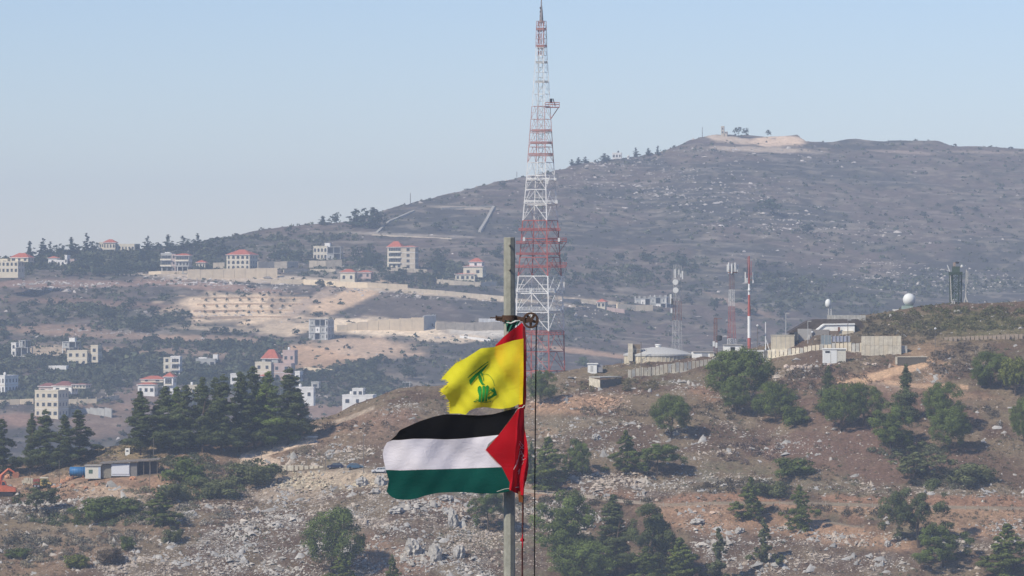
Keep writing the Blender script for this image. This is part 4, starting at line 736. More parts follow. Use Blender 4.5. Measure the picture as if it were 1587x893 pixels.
def gallery(r_, c0, c1, m_, h=5, dep=2.0, name='gallery'):
    z_ = (CY-r_)*s-o.z; x0 = (c0-CX)*s-o.x; x1 = (c1-CX)*s-o.x; dk = MB().box(x0, x1, -dep, dep, z_-.2, z_); g_ = dk.build(name, m_, bt); rl = MB()
    for yy_ in (-dep, dep):
        for zz_ in (.55*h*s, h*s): rl.bar((x0, yy_, z_+zz_), (x1, yy_, z_+zz_), .12)
        n_ = max(2, int((c1-c0)/5))
        for i in range(n_+1): xx_ = x0+(x1-x0)*i/n_; rl.bar((xx_, yy_, z_), (xx_, yy_, z_+h*s), .1)
    tag(rl.build('railing', m_, g_), kind='stuff'); return g_
gallery(374, 846, 878, RED); gallery(412, 846, 878, RED); gallery(377, 800, 872, RED, 3, 3.5); gallery(357, 804, 868, RED, 3, 3); gallery(414, 796, 876, RED, 3, 3.5); gallery(394, 800, 868, RED, 2, 3)
gallery(452, 800, 868, WHT, 5, 3.5); gallery(480, 800, 872, WHT, 4, 3.5); gallery(315, 812, 864, WHT, 4, 2.6); gallery(279, 816, 862, WHT, 2.5, 2.2); gallery(518, 800, 874, RED, 3, 3.5)
gallery(241, 820, 857, RED2, 3, 2); gallery(222, 822, 856, RED2, 2, 2); gallery(203, 824, 855, RED2, 2, 2); gallery(127, 830, 849, GAL, 1.5, 1); gallery(97, 831, 848, GAL, 1.5, 1); gallery(72, 832, 847, RED2, 2, 1); gallery(46, 831, 847, RED2, 2, 1)
sg = gallery(166, 845, 867, RED, 7, 1.6, 'side_platform')
MB().bar(tp(866, 166), tp(854, 184), .25).build('platform_strut', RED, bt); MB().bar(tp(878, 413), tp(864, 448), .3).build('platform_strut', WHT, bt); MB().bar(tp(878, 375), tp(866, 392), .22).build('platform_strut', RED, bt)
MB().box((852-CX)*s-o.x, (856-CX)*s-o.x, -.5, .5, (CY-160)*s-o.z, (CY-153)*s-o.z).build('antenna_box', DRK, sg)
MB().bar(tp(860, 164, -.5), tp(857, 153, -.5), .3).build('antenna_arm', DRK, sg)
for c_, r_ in ((874, 436), (796, 452)): MB().bar(tp(c_, r_-8), tp(c_, r_+14), .3).build('outer_brace', WHT, bt)
for c_, r_, m_ in ((812, 371, WHT), (866, 372, WHT), (860, 452, WHT), (822, 452, WHT), (848, 283, WHT)): MB().box((c_-1.6-CX)*s-o.x, (c_+1.6-CX)*s-o.x, -4.6, -3.8, (CY-r_-3)*s-o.z, (CY-r_+3)*s-o.z).build('antenna_box', ANT, bt)

# masts by the compound
def mastpart(root, y):
    s = y/F; o = root.location
    return lambda c_, r_, dy=0: P(c_, r_, y)+Vector((0, dy, 0))-o
y = 1262.; m1 = thing('lattice_mast', 'grey lattice mast with two round white dishes, left of the red and white masts', 'mast', P(1049, 566, y))
lattice(m1, curve([(410, 6.5), (480, 6.8), (566, 9)]), [566, 547, 529, 512, 497, 482, 467, 452, 438, 424, 411], lambda r_: GAL if r_ > 500 or r_ < 440 else (RUST if 470 < r_ < 500 else GAL), y, lambda r_: float(np.interp(r_, [411, 566], [1050, 1049])), .085, parts=True, kb=False)
q_ = mastpart(m1, y)
for c_, r_ in ((1046.5, 437.5), (1047, 450)):
    d_ = MB().tube([q_(c_, r_, -1.9), q_(c_, r_, -1.6), q_(c_, r_, -.9)], [.80, .85, .35], 24).build('dish', ANT, m1); MB().tube([q_(c_, r_, -1.0), q_(c_+1, r_, 0)], .12, 6).build('dish_arm', GAL, d_)
for c_, r0, r1 in ((1046, 417, 431), (1052, 418, 426), (1057.5, 420, 433), (1055, 424, 430)): MB().box(*(lambda a, b: (a.x, b.x, -1.2, -.7, a.z, b.z))(q_(c_-.9, r1), q_(c_+.9, r0))).build('panel_antenna', ANT, m1)
for c_, r0, r1, m_ in ((1039.5, 456, 471, ANT), (1041.3, 463, 472, DRK), (1040.5, 478, 485, ANT)): MB().box(*(lambda a, b: (a.x, b.x, -.9, -.3, a.z, b.z))(q_(c_-1.2, r1), q_(c_+1.2, r0))).build('panel_antenna', m_, m1)
MB().bar(q_(1041, 462), q_(1046, 462), .12).build('antenna_arm', GAL, m1); MB().bar(q_(1041, 481), q_(1046, 481), .12).build('antenna_arm', GAL, m1)
y = 1268.; m2 = thing('lattice_mast', 'tapering red and white lattice mast crowned by a ring of panel antennas', 'mast', P(1134, 545, y))
lattice(m2, curve([(425, 4.0), (500, 5.5), (545, 8)]), [545, 535, 525, 515, 505, 495, 485, 475, 466, 457, 449, 441, 433, 425], lambda r_: WHT if r_ > 526 or 470 < r_ < 478 or 450 < r_ < 466 else (RED if r_ > 478 else RUST), y, lambda r_: 1134., .085, kb=False)
q_ = mastpart(m2, y); MB().tube([q_(1135, 426), q_(1135, 408)], .35, 8).build('top_pole', GAL, m2)
for i in range(9):
    a = 2*math.pi*i/9+.3; dx, dy_ = 8.0*math.cos(a), 1.6*math.sin(a)
    e = MB().tube([q_(1135.5+dx, 424-(i % 3)*3, dy_), q_(1135.5+dx, 410-(i % 2)*3, dy_)], .24, 6).build('panel_antenna', ANT, m2); MB().bar(q_(1135.5, 420), q_(1135.5+dx, 420, dy_), .12).build('antenna_arm', GAL, e)
MB().lathe([(1.5, 0), (1.5, .2)], 12, q_(1135.5, 423)).build('antenna_ring', RUST, m2)
y = 1256.; m3 = thing('tube_mast', 'slim red and white banded tube mast with lattice top, right of the lattice masts', 'mast', P(1161, 552, y)); q_ = mastpart(m3, y)
for a, b, m_, r_ in ((552, 524, RED, .50), (524, 490, WHT, .47), (490, 474, RED, .44), (474, 457, RED, .36), (457, 440, WHT, .32), (440, 424, RED, .26), (424, 412, RED, .24), (412, 397, RED, .20)):
    MB().tube([q_(1161, a), q_(1161, b)], [r_, r_*.96], 12).build('mast_band', m_, m3)
for i in range(5): MB().bar(q_(1158+3*(i % 3)-.5, 430, -1.), q_(1158+3*(i % 3), 399+3*i, -1.), .13).build('whip_antenna', RED, m3)
for c_, r0, r1 in ((1155, 422, 438), (1157.5, 431, 438), (1167, 422, 439)): MB().box(*(lambda a, b: (a.x, b.x, -.4, .1, a.z, b.z))(q_(c_-.9, r1), q_(c_+.9, r0))).build('panel_antenna', ANT, m3)
for r_ in (425, 434): MB().bar(q_(1155, r_), q_(1168, r_), .14).build('antenna_arm', RED, m3)
MB().lathe([(.1, -.45), (.42, -.25), (.48, 0), (.42, .25), (.1, .45)], 14, q_(1161, 449.5, -.5)).build('ball_antenna', ANT, m3)
y = 1262.; m4 = thing('lattice_mast', 'short brown lattice mast with dark equipment between the two tall lattice masts', 'mast', P(1109, 552, y)); q_ = mastpart(m4, y)
lattice(m4, curve([(490, 2.6), (552, 3.4)]), [552, 542, 532, 522, 512, 502, 493], lambda r_: RUST, y, lambda r_: 1109., .07, kb=False)
MB().bar(q_(1107, 493.5), q_(1119, 494), .13).build('antenna_arm', RUST, m4); MB().lathe([(.2, -.9), (.8, -.6), (.85, .6), (.3, .9)], 12, q_(1114.5, 524, -.4)).build('equipment_drum', DRK, m4)
for c_, r_ in ((1106, 533), (1110, 535)): MB().box(*(lambda a, b: (a.x, b.x, -.9, -.2, a.z, b.z))(q_(c_-1.6, r_+4), q_(c_+1.6, r_-4))).build('equipment_box', ANT, m4)
# camouflaged watch tower on the knoll
y = 1283.; m5 = thing('watch_tower', 'green camouflaged lattice watch tower on the knoll at the right', 'tower', P(1483, 482, y)); q_ = mastpart(m5, y)
GRN = mat('camouflage_green', (.07, .13, .085), var=.5, scale=1.2); DG = mat('dark_green', (.05, .075, .055), var=.3)
lattice(m5, curve([(420, 10.5), (482, 9.5)]), [480, 466, 452, 438, 424], lambda r_: DG, y, lambda r_: 1481., .2, kb=False)
rg = np.random.default_rng(8); mb = MB()
for i in range(90):                                          # garnished netting hung over the frame
    a = rg.uniform(0, 6.283); r_ = rg.uniform(422, 466); rad = (9.0 if r_ > 430 else 9.5)*y/F*rg.uniform(.55, .95); p = q_(1481, r_)+Vector((rad*math.cos(a), rad*math.sin(a), 0)); u_ = Vector(rg.normal(size=3))*.22; v_ = Vector(rg.normal(size=3))*.3
    mb.add([p-u_, p+u_, p+v_], [(0, 1, 2)])
tag(mb.build('netting', GRN, m5), kind='stuff')
MB().box(*(lambda a, b: (a.x, b.x, -1.6, 1.6, a.z, b.z))(q_(1471, 426), q_(1491, 421.5))).build('platform', DG, m5)
MB().box(*(lambda a, b: (a.x, b.x, -1, 1, a.z, b.z))(q_(1476, 422), q_(1487, 413))).build('cabin', mat('cabin_green', (.07, .10, .075), var=.3), m5)
MB().box(*(lambda a, b: (a.x, b.x, -.8, .8, a.z, b.z))(q_(1477.5, 413), q_(1480.5, 407))).build('equipment_box', mat('tan_box', (.33, .25, .2), var=.2), m5)
MB().lathe([(.4, -.3), (.7, -.1), (.7, .1), (.3, .3)], 12, q_(1483, 407)).build('rotating_antenna', DRK, m5)
MB().lathe([(.1, -.5), (.38, -.3), (.42, 0), (.38, .35), (.1, .5)], 14, q_(1490.5, 413, -.5)).build('ball_antenna', ANT, m5)
MB().bar(q_(1468, 411), q_(1472, 421), .22).build('antenna_arm', ANT, m5)
for c0, r0, c1, r1, t_ in ((1497, 418, 1496, 462, .22), (1499.5, 420, 1499, 440, .14), (1496, 460, 1502, 478, .3), (1496, 460, 1491, 478, .26), (1477, 464, 1472, 480, .28), (1478, 466, 1479, 479, .3), (1472, 424, 1474, 468, .22)):
    MB().bar(q_(c0, r0, -1), q_(c1, r1, -1), t_).build('support_pole', mat('pale_pole', (.52, .50, .45), var=.2), m5)
MB().box(*(lambda a, b: (a.x, b.x, -2, 2, a.z, b.z))(q_(1468, 486), q_(1503, 477.5))).build('base_platform', DG, m5)
# radomes
y = 1282.; q0 = P(1406, 490, y); rd = thing('radome', 'large white ball radome on a green mount on the knoll', 'radome', q0); q_ = mastpart(rd, y)
sph = lambda R_, n_=14: [(max(.01, R_*math.sin(math.pi*i/n_)), -R_*math.cos(math.pi*i/n_)) for i in range(n_+1)]
MB().lathe(sph(9.8*y/F), 28, q_(1409, 464.5)).build('dome', mat('radome_white', (.68, .70, .68), rough=.6, var=.05), rd, True)
MB().lathe([(1.45, 0), (1.0, -.5)], 20, q_(1409, 472.5)).build('dome_collar', mat('collar_green', (.30, .38, .33), var=.1), rd)
MB().box(*(lambda a, b: (a.x, b.x, -1.3, 1.3, a.z, b.z))(q_(1398, 480), q_(1414, 474))).build('mount', MATS['collar_green'], rd)
MB().box(*(lambda a, b: (a.x, b.x, -1.6, 1.6, a.z, b.z))(q_(1384, 492), q_(1411, 479.5))).build('white_plinth', mat('plinth_white', (.66, .65, .60), var=.15), rd)
y = 1276.; rd2 = thing('radome', 'small white egg shaped radome on a thin post above the dark roofed bunker', 'radome', P(1284, 500, y)); q_ = mastpart(rd2, y)
MB().lathe([(max(.02, .92*math.sin(math.pi*i/12)), -1.35*math.cos(math.pi*i/12)) for i in range(13)], 20, q_(1283.5, 470.5)).build('dome', MATS['radome_white'], rd2, True)
MB().bar(q_(1288, 500), q_(1288, 474), .2).build('post', ANT, rd2); MB().bar(q_(1284, 500), q_(1284, 477), .3).build('post', GAL, rd2)
# ---------------------------------------------------------------- compound
CON = mat('pale_concrete', (.58, .53, .42), var=.28, scale=.7, bump=.02); CON2 = mat('grey_concrete', (.42, .41, .37), var=.3, scale=.8); WH = mat('white_plaster', (.80, .80, .76), var=.12, scale=.5); CRM = mat('cream_wall', (.60, .53, .40), var=.18, scale=.5)
DKR = mat('dark_earth_roof', (.075, .06, .05), var=.4, scale=.8)
def pbox(root, c0, c1, rt, rb, y, dep, m_, name, dy=0, rz=0):
    a = P(c0, rb, y)-root.location; b = P(c1, rt, y)-root.location
    return MB().box(a.x, b.x, a.y+dy, a.y+dy+dep, a.z, b.z, rz).build(name, m_, root)
y = 1246.; tk = thing('water_tank', 'round concrete water tank with low domed roof inside the left end of the compound', 'water tank', P(1020, 590, y+10)); s = y/F
tk.location.y = y+10; R_ = 53*s; o = tk.location; zt_ = lambda r_: (CY-r_)*s-o.z
MB().lathe([(R_, zt_(596)), (R_, zt_(552))], 44).build('wall', mat('stained_concrete', (.52, .46, .34), var=.4, scale=.6, bump=.03), tk)
for i in range(26):
    a = math.pi+math.pi*(i+.5)/26; MB().box(-.14, .14, -.08, .1, zt_(596), zt_(553), 0).build('buttress', CON, tk).matrix_local = Matrix.Translation((R_*math.cos(a), R_*math.sin(a), 0)) @ Matrix.Rotation(a+math.pi/2, 4, 'Z')
MB().lathe([(R_+.25, zt_(552.2)), (R_+.25, zt_(549.5)), (R_*.98, zt_(549)), (R_*.8, zt_(545.5)), (R_*.5, zt_(541.5)), (R_*.2, zt_(539)), (.1, zt_(538.5))], 44).build('domed_roof', mat('roof_grey', (.46, .46, .44), var=.15), tk)
MB().lathe([(.75, zt_(539.5)), (.75, zt_(536)), (1.0, zt_(536)), (1.0, zt_(535)), (.4, zt_(534.3))], 16).build('roof_vent', WH, tk)
b = pbox(tk, 974, 981, 533, 560, y, 3, CON, 'stair_tower', 2); b2 = pbox(tk, 981, 993, 534, 560, y, 3, mat('shaded_plaster', (.22, .17, .12), var=.2), 'stair_tower', 3)  # right half of the cream tower coloured dark for its shaded side
rl = MB(); [rl.bar(P(c_, 541, y-1)-o, P(c_, 546, y-1)-o, .08) for c_ in range(982, 1003, 5)]; rl.bar(P(981, 541, y-1)-o, P(1003, 542, y-1)-o, .08); rl.build('railing', GAL, tk)
# the long perimeter wall of separate panels
pw_ = thing('concrete_wall', 'long wall of upright concrete panels running up from the tank to the bend by the white booth', 'wall', P(1100, 585, 1235))
pts_ = [(973, 587, 573), (1010, 583, 568), (1050, 577, 562), (1100, 571, 557), (1130, 567, 550), (1190, 556, 543), (1240, 548, 538), (1290, 546, 532), (1335, 546, 531)]
pb = curve([(a, b) for a, b, c_ in pts_]); pt_ = curve([(a, c_) for a, b, c_ in pts_])
WC, WY = [973, 1050, 1130, 1190, 1240, 1335], [1227.5, 1231, 1236, 1249, 1241, 1236]; c_ = 973.
while c_ < 1333:
    wd = 6.2; rb_ = float(pb(c_)); g = G(min(c_, 1330), rb_+.0); yy = np.interp(c_, WC, WY); a = P(c_+.15, rb_, yy)-pw_.location; b = P(c_+wd-.9, float(pb(c_+wd)), np.interp(c_+wd, WC, WY))-pw_.location
    tz = P(c_, float(pt_(c_))+random.uniform(-1.1, 1.1), yy).z-pw_.location.z; gone = random.random()
    mb = MB(); lean = random.uniform(-.05, .12); zb_ = a.z-1.6
    mb.add([(a.x, a.y, zb_), (b.x, b.y, zb_), (b.x, b.y+.28, zb_), (a.x, a.y+.28, zb_), (a.x, a.y+lean, tz), (b.x, b.y+lean, tz), (b.x, b.y+.22+lean, tz), (a.x, a.y+.22+lean, tz)], [(0, 1, 5, 4), (1, 2, 6, 5), (2, 3, 7, 6), (3, 0, 4, 7), (4, 5, 6, 7)])
    mb.build('wall_panel', random.choice((CON, CON, CON2, CRM)), pw_); c_ += wd
ft = MB(); cs_ = np.linspace(973, 1335, 40)
for a_, b_ in zip(cs_[:-1], cs_[1:]):
    ya, yb_ = np.interp([a_, b_], WC, WY); A = P(a_, float(pb(a_)), ya)-pw_.location; B = P(b_, float(pb(b_)), yb_)-pw_.location
    ft.add([A+Vector((0, -.5, -.9)), B+Vector((0, -.5, -.9)), B+Vector((0, .4, -.9)), A+Vector((0, .4, -.9)), A+Vector((0, -.5, .15)), B+Vector((0, -.5, .15)), B+Vector((0, .4, .15)), A+Vector((0, .4, .15))], [(0, 1, 5, 4), (3, 2, 6, 7), (4, 5, 6, 7)])
ft.build('footing', CON, pw_)
def simple(name, label, cat, c0, c1, rt, rb, y, dep, m_, part='wall', extra=1.5):
    t = thing(name, label, cat, P((c0+c1)/2, rb, y)); o = t.location; a = P(c0, rb, y)-o; b = P(c1, rt, y)-o
    MB().box(a.x, b.x, 0, dep, a.z-extra, b.z).build(part, m_, t); return t
DK = mat('dark_opening', (.03, .03, .035), var=.1); RF = mat('flat_roof', (.38, .36, .33), var=.15)
def face(t, c0, c1, rt, rb, y, m_, name, out=.06, th=.1):
    o = t.location; a = P(c0, rb, y)-o; b = P(c1, rt, y)-o; return MB().box(a.x, b.x, -out, th, a.z, b.z).build(name, m_, t)
t = simple('white_building', 'low white building between the tank and the large pine', 'building', 1073, 1107, 546, 572, 1248, 6, WH)
face(t, 1088, 1097, 548, 559, 1248, mat('grey_door', (.30, .31, .33), var=.1), 'door'); face(t, 1074, 1107, 545, 546.3, 1248, RF, 'roof_edge', .3, 6.2); face(t, 1100, 1106, 546, 556, 1248, CON, 'side_panel')
t = simple('white_building', 'white base building under the tapering red and white lattice mast', 'building', 1122, 1150, 535, 552, 1258, 5, WH); face(t, 1121, 1151, 534, 535.3, 1258, RF, 'roof_edge', .3, 5.3); face(t, 1132, 1139, 538, 546, 1258, DK, 'door')
t = simple('long_low_building', 'long low white roofed building behind the wall below the tube mast', 'building', 1150, 1225, 545, 560, 1250, 5, WH); t2 = face(t, 1150, 1226, 543, 545.5, 1250, mat('pale_sheet_roof', (.62, .62, .58), var=.15, scale=.6), 'roof', .4, 6)
t = simple('kiosk', 'small white kiosk with flat roof left of the compound wall', 'hut', 911, 925, 564, 577, 1233, 2.2, WH); face(t, 910, 927, 563, 564.5, 1233, WH, 'flat_roof', .25, 2.6); pbox(t, 925.2, 934, 566, 577, 1233.4, 2.4, mat('grey_side', (.28, .28, .29), var=.2), 'side_annex'); face(t, 915, 919, 567, 576, 1233, mat('pale_door', (.5, .5, .48)), 'door')
t = thing('bunker_hut', 'low concrete hut with pale left wall and dark front, left of the compound', 'hut', P(935, 601, 1213), 0)
g_ = lambda c_, r_, y_: P(c_, r_, y_)-t.location
y = 1213; mb = MB(); A, B, D_ = g_(913, 598, 1218), g_(930, 602, 1212), g_(962, 598, 1219); h_ = 13*y/F
mb.add([A, B, B+Vector((0, 0, h_)), A+Vector((0, 0, h_))], [(0, 1, 2, 3)]); [mb.f.append(q) for q in ()]; mb.build('left_wall', CON, t)
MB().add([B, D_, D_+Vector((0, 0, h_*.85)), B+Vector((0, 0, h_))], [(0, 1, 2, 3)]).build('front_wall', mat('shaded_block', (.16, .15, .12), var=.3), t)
E4 = g_(945, 590, 1226); E4.z = A.z; D_.z = B.z = A.z; MB().add([A+Vector((-.1, 0, h_)), B+Vector((0, -.3, h_)), D_+Vector((.3, 0, h_)), E4+Vector((0, 0, h_)), A+Vector((-.1, 0, h_+.25)), B+Vector((0, -.3, h_+.25)), D_+Vector((.3, 0, h_+.25)), E4+Vector((0, 0, h_+.25))], [(0, 1, 2, 3), (4, 5, 6, 7), (0, 1, 5, 4), (1, 2, 6, 5), (2, 3, 7, 6), (3, 0, 4, 7)]).build('roof_slab', CON2, t)
face(t, 934, 937, 592, 594.5, 1213, DK, 'vent', .5, .3)
t = simple('guard_booth', 'small white container booth with a louvre, standing in front of the wall', 'hut', 1276, 1297, 542, 563, 1222, 3.2, mat('booth_white', (.74, .75, .72), var=.08), 'front_wall')
pbox(t, 1297.2, 1311, 541.5, 563, 1222.1, 3.4, mat('booth_shaded_side', (.60, .58, .50), var=.15), 'side_wall'); face(t, 1275, 1312, 540, 541.6, 1222, WH, 'roof', .2, 3.5); face(t, 1279, 1286, 544, 547, 1222, DRK, 'louvre'); face(t, 1287, 1287.6, 545, 562, 1222, CON2, 'door_joint')  # right side of the booth coloured darker to carry its shade
t = thing('panel_wall', 'big two tier wall of cream concrete panels right of the white booth', 'wall', P(1366, 548, 1230)); o = t.location
for k in range(9):
    for (ra, rb) in ((521, 535), (535.3, 553)):
        a = P(1335+k*6.9, rb, 1230)-o; b = P(1335+(k+1)*6.9-.35, ra, 1230)-o; MB().box(a.x, b.x, (0 if ra < 530 else -.14), .35, a.z, b.z).build('wall_panel', CON if (k+int(ra)) % 4 else CRM, t)
pbox(t, 1397.5, 1406, 536, 555, 1231, 3, CON2, 'end_block')
t = thing('earth_bunker', 'bunker buried in the knoll with a sloping dark roof and white front wall', 'building', P(1300, 535, 1262)); o = t.location; y = 1262; g_ = lambda c_, r_, dy=0: P(c_, r_, y)-o+Vector((0, dy, 0))
MB().prism([(v.x, v.z) for v in (g_(1221, 516), g_(1252, 498), g_(1264, 495), g_(1330, 495), g_(1340, 507), g_(1333, 516))], -1.5, 11).build('earth_roof', DKR, t)
MB().prism([(v.x, v.z) for v in (g_(1262, 513), g_(1272, 503.5), g_(1322.5, 502.5), g_(1322.5, 519), g_(1262, 519))], -4.8, -1.7).build('white_gable', WH, t)
MB().prism([(v.x, v.z) for v in (g_(1263, 511), g_(1275, 501.8), g_(1323, 501.2), g_(1323, 503), g_(1276, 503.6), g_(1264, 513))], -5.2, -1.6).build('white_roof_edge', mat('bright_white', (.80, .80, .78), var=.05), t)
pbox(t, 1238, 1258, 510, 535, y-7, 6, mat('grey_container', (.36, .35, .33), var=.15), 'container', 0); pbox(t, 1258.2, 1285, 511, 533, y-6, 5, mat('grey_container_shaded', (.27, .25, .23), var=.15), 'container', 0)  # second container box: darker copy of the grey, shade put into the colour
pbox(t, 1286, 1300, 513, 524, y-6.2, 3, mat('brown_screen', (.20, .15, .11), var=.2), 'brown_screen', 0); pbox(t, 1300.2, 1323, 513, 523, y-6, 4, CRM, 'cream_wall', 0)
pbox(t, 1232, 1236.5, 515, 540, y-9, 4, DRK, 'dark_gate', 0); pbox(t, 1299, 1302, 507, 514, y-6.5, 1, RUST, 'chimney', 0)
t = simple('yellowish_wall', 'pale yellow concrete enclosure left of the dark roofed bunker', 'wall', 1195, 1231, 520, 545, 1251, .5, CRM, 'wall_face')
for k in range(5): face(t, 1196+7*k, 1196.5+7*k, 520, 540, 1251, CON2, 'panel_joint', .05)
face(t, 1194.5, 1232, 519, 520.4, 1251, CON, 'coping', .15, .7)
t = simple('fenced_yard', 'blue grey railing fence between the container and the cream wall', 'fence', 1272, 1288, 519.5, 534, 1244, .12, mat('fence_grey', (.24, .28, .30), var=.2), 'fence_panel'); pbox(t, 1290, 1318, 521, 530, 1244.2, .15, mat('fence_blue', (.36, .38, .46), var=.2), 'fence_panel')
for k in range(9): face(t, 1272+k*5.6, 1272.7+k*5.6, 518.5, 534, 1244, CON2, 'fence_post')
t = thing('sandbag_wall', 'grey corrugated parapet behind the small radome', 'wall', P(1310, 497, 1270))
for k in range(12): pbox(t, 1282+k*5, 1286.6+k*5, 488.5, 497, 1270, .6, CON2, 'wall_panel')
t = thing('block_row', 'row of short upright concrete blocks along the top of the right slope', 'barrier', P(1525, 528, 1255))
for k in range(19): rr = 523.5-k*.25+random.uniform(-.6, .6); g = G(1464+k*6.8, 529-k*.2); o = t.location; a = P(1464+k*6.8, rr+8, g.y)-o; b = P(1464+k*6.8+5.2, rr-1, g.y)-o; MB().box(a.x, b.x, a.y, a.y+.9, a.z-.6, b.z).build('block', mat('tan_block', (.36, .29, .22), var=.3), t)
t = simple('retaining_wall', 'dark low concrete wall with pale end in the bank beside the dirt track', 'wall', 1391, 1436, 553.5, 566, 1219, 1.2, mat('dark_block_wall', (.12, .11, .09), var=.3), 'wall_face', .8)
pbox(t, 1388, 1390.8, 553, 565, 1218.8, 1.2, CON, 'end_post'); face(t, 1391, 1437, 552.5, 553.8, 1219, CON, 'coping', .2, 1.4)
_bm = bmesh.new(); bmesh.ops.create_icosphere(_bm, subdivisions=3, radius=1); BALL = np.array([v.co[:] for v in _bm.verts]); BALLF = [tuple(v.index for v in f.verts) for f in _bm.faces]; _bm.free()
def rock(name, label, c_, r_, w_, h_, colr=(.5, .42, .34), far=False, group=None):
    g = G(c_, r_, far); s_ = g.y/F; sd_ = int(c_*7+r_); k = 2.3; d = 0
    ang = np.arctan2(BALL[:, 1], BALL[:, 0]); d = .78+.55*np.abs(vn(BALL[:, 0]*k+sd_, BALL[:, 2]*k*.6+BALL[:, 1]*k, sd_)-.3)-.42*ss(.5, .62, vn(BALL[:, 0]*3.7+BALL[:, 1]*3.1+sd_, BALL[:, 2]*1.1+sd_, sd_+3))+.16*vn(BALL[:, 0]*6+9, BALL[:, 2]*5+BALL[:, 1]*6, sd_)
    V = BALL*d[:, None]*np.array([w_*s_/2, w_*s_/2.2, h_*s_/1.9])+np.array([0, 0, h_*s_*.22])
    m_ = mat('boulder_%d' % int(colr[0]*100), colr, var=.4, scale=1.6, bump=.12); o_ = MB().add(V, BALLF).build(name, m_); o_.location = g; return tag(o_, label, 'boulder', group)
for c_, r_, w_, h_, lb in ((1219, 571, 9, 8, 'leftmost tan boulder of the row on the bank right of the large pine'), (1229, 572, 10, 8, 'white topped boulder second in the row on the bank'), (1239, 573, 14, 9, 'widest boulder in the row on the bank'), (1247, 571, 7, 8, 'small upright boulder at the right of the row on the bank'), (1254, 572, 6, 6, 'pale boulder last in the row on the bank'), (1285, 567, 8, 5, 'flat stone below the white booth'), (1355, 567, 10, 6, 'pale slab lying below the panel wall'), (1341, 566, 12, 4, 'long flat slab left of the pale slab below the panel wall'), (1379, 571, 4, 8, 'small white upright stone beside the dirt track')):
    rock('boulder', lb, c_, r_, w_, h_, (.52, .43, .36))
for c_, r_, w_, h_, lb in ((562, 754, 22, 20, 'big grey boulder at the right end of the rubble bank'), (590, 752, 20, 22, 'dark creviced boulder beside the largest grey one'), (582, 766, 16, 10, 'lower boulder under the creviced one'), (924, 682, 16, 12, 'dark split boulder on the slope right of the flag'), (1145, 826, 16, 12, 'grey boulder on the red bank below the track'), (690, 775, 26, 10, 'flat grey rock just below the striped flag'), (700, 815, 20, 34, 'tall fluted rock left of the pole'), (640, 860, 26, 30, 'ridged upright rock at the lower middle'), (675, 868, 24, 36, 'furrowed grey rock right of the ridged upright one'), (712, 865, 18, 26, 'rounded rock left of the pole bottom'),
                           (1376, 848, 12, 12, 'round pale boulder left of the ragged tall pine'), (1403, 766, 10, 8, 'white boulder just above the track beside the ragged pine'), (1080, 812, 22, 12, 'broad grey rock below the track right of the lower clump'), (612, 796, 26, 12, 'ledge of grey rock below the white car'), (432, 818, 12, 10, 'dark hollow rock on the white stony slope')):
    rock('boulder', lb, c_, r_, w_, h_, (.38, .365, .34))
# poles and lamps
def post(name, label, c_, rt, rb, cat='post', w_=.14, lamp=None, m_=None, y=None, group=None):
    g = G(c_, rb) if y is None else P(c_, rb, y); t = thing(name, label, cat, g, 0, group); h_ = (rb-rt)*g.y/F
    MB().tube([(0, 0, -.4), (0, 0, h_)], [w_, w_*.8], 6).build('pole', m_ or mat('weathered_pole', (.17, .15, .13), var=.2), t)
    if lamp: MB().lathe([(.05, -.32), (.3, -.2), (.36, 0), (.3, .2), (.05, .32)], 10, (0, 0, h_+.25)).build('lamp_globe', ANT, t) if lamp == 1 else MB().box(-.1, 1.0, -.15, .15, h_-.1, h_+.12).build('lamp_head', GAL, t)
    return t
post('lamp_post', 'thin lamp post with white globe right of the tube mast', 1174, 506, 548, 'lamp', .09, 1, None, 1250)
post('lamp_post', 'grey lamp post with bracket behind the pale yellow enclosure', 1218, 486, 522, 'lamp', .14, 2, GAL, 1256)
t = post('steel_post', 'white post with diagonal stay between the tube mast and the pale yellow enclosure', 1186.5, 499, 545, 'post', .16, None, WHT, 1252); MB().bar((0, 0, 3.8), (1.2, 0, .2), .15).build('stay', WHT, t)
post('lamp_post', 'lamp post standing in front of the container', 1252, 498, 535, 'lamp', .12, 2, GAL, 1250)
post('utility_pole', 'tall dark pole rising before the cream wall of the compound', 1314, 496, 548, 'pole', .13, 2, None, 1243)
post('lamp_post', 'lone thin lamp post with white globe on the brown slope below the radome', 1449.5, 511, 539, 'lamp', .10, 1)
post('lamp_post', 'short leaning lamp post with white globe before the container', 1259, 516, 536, 'lamp', .12, 1, None, 1248)
post('utility_pole', 'tall dark pole rising in front of the round water tank', 993.5, 531, 588, 'pole', .15)
post('utility_pole', 'slim pole at the left end of the wall, behind the bunker hut', 963, 557, 570, 'pole', .08)
post('utility_pole', 'tall thin dark pole beside the blue car and the white car', 563.5, 674, 734, 'pole', .11)
post('fence_pole', 'dark pole left of the darker blue car', 504.5, 702, 729, 'pole', .11); post('fence_pole', 'dark pole between the two blue cars', 533, 708, 729, 'pole', .1); post('fence_pole', 'thin pole with crossbar above the low block wall', 475, 706, 727, 'pole', .09)
post('fence_pole', 'leaning post on the edge of the dirt road', 405, 702, 718, 'pole', .1)
q = random.Random(3)
for c_, rt, rb in ((423, 718, 736), (427, 722, 738), (431, 720, 737), (444, 722, 733), (416, 716, 730)): post('fence_post', 'thin dark fence post at the left end of the low block wall', c_, rt, rb, 'post', .07, group='fence posts at the end of the block wall')
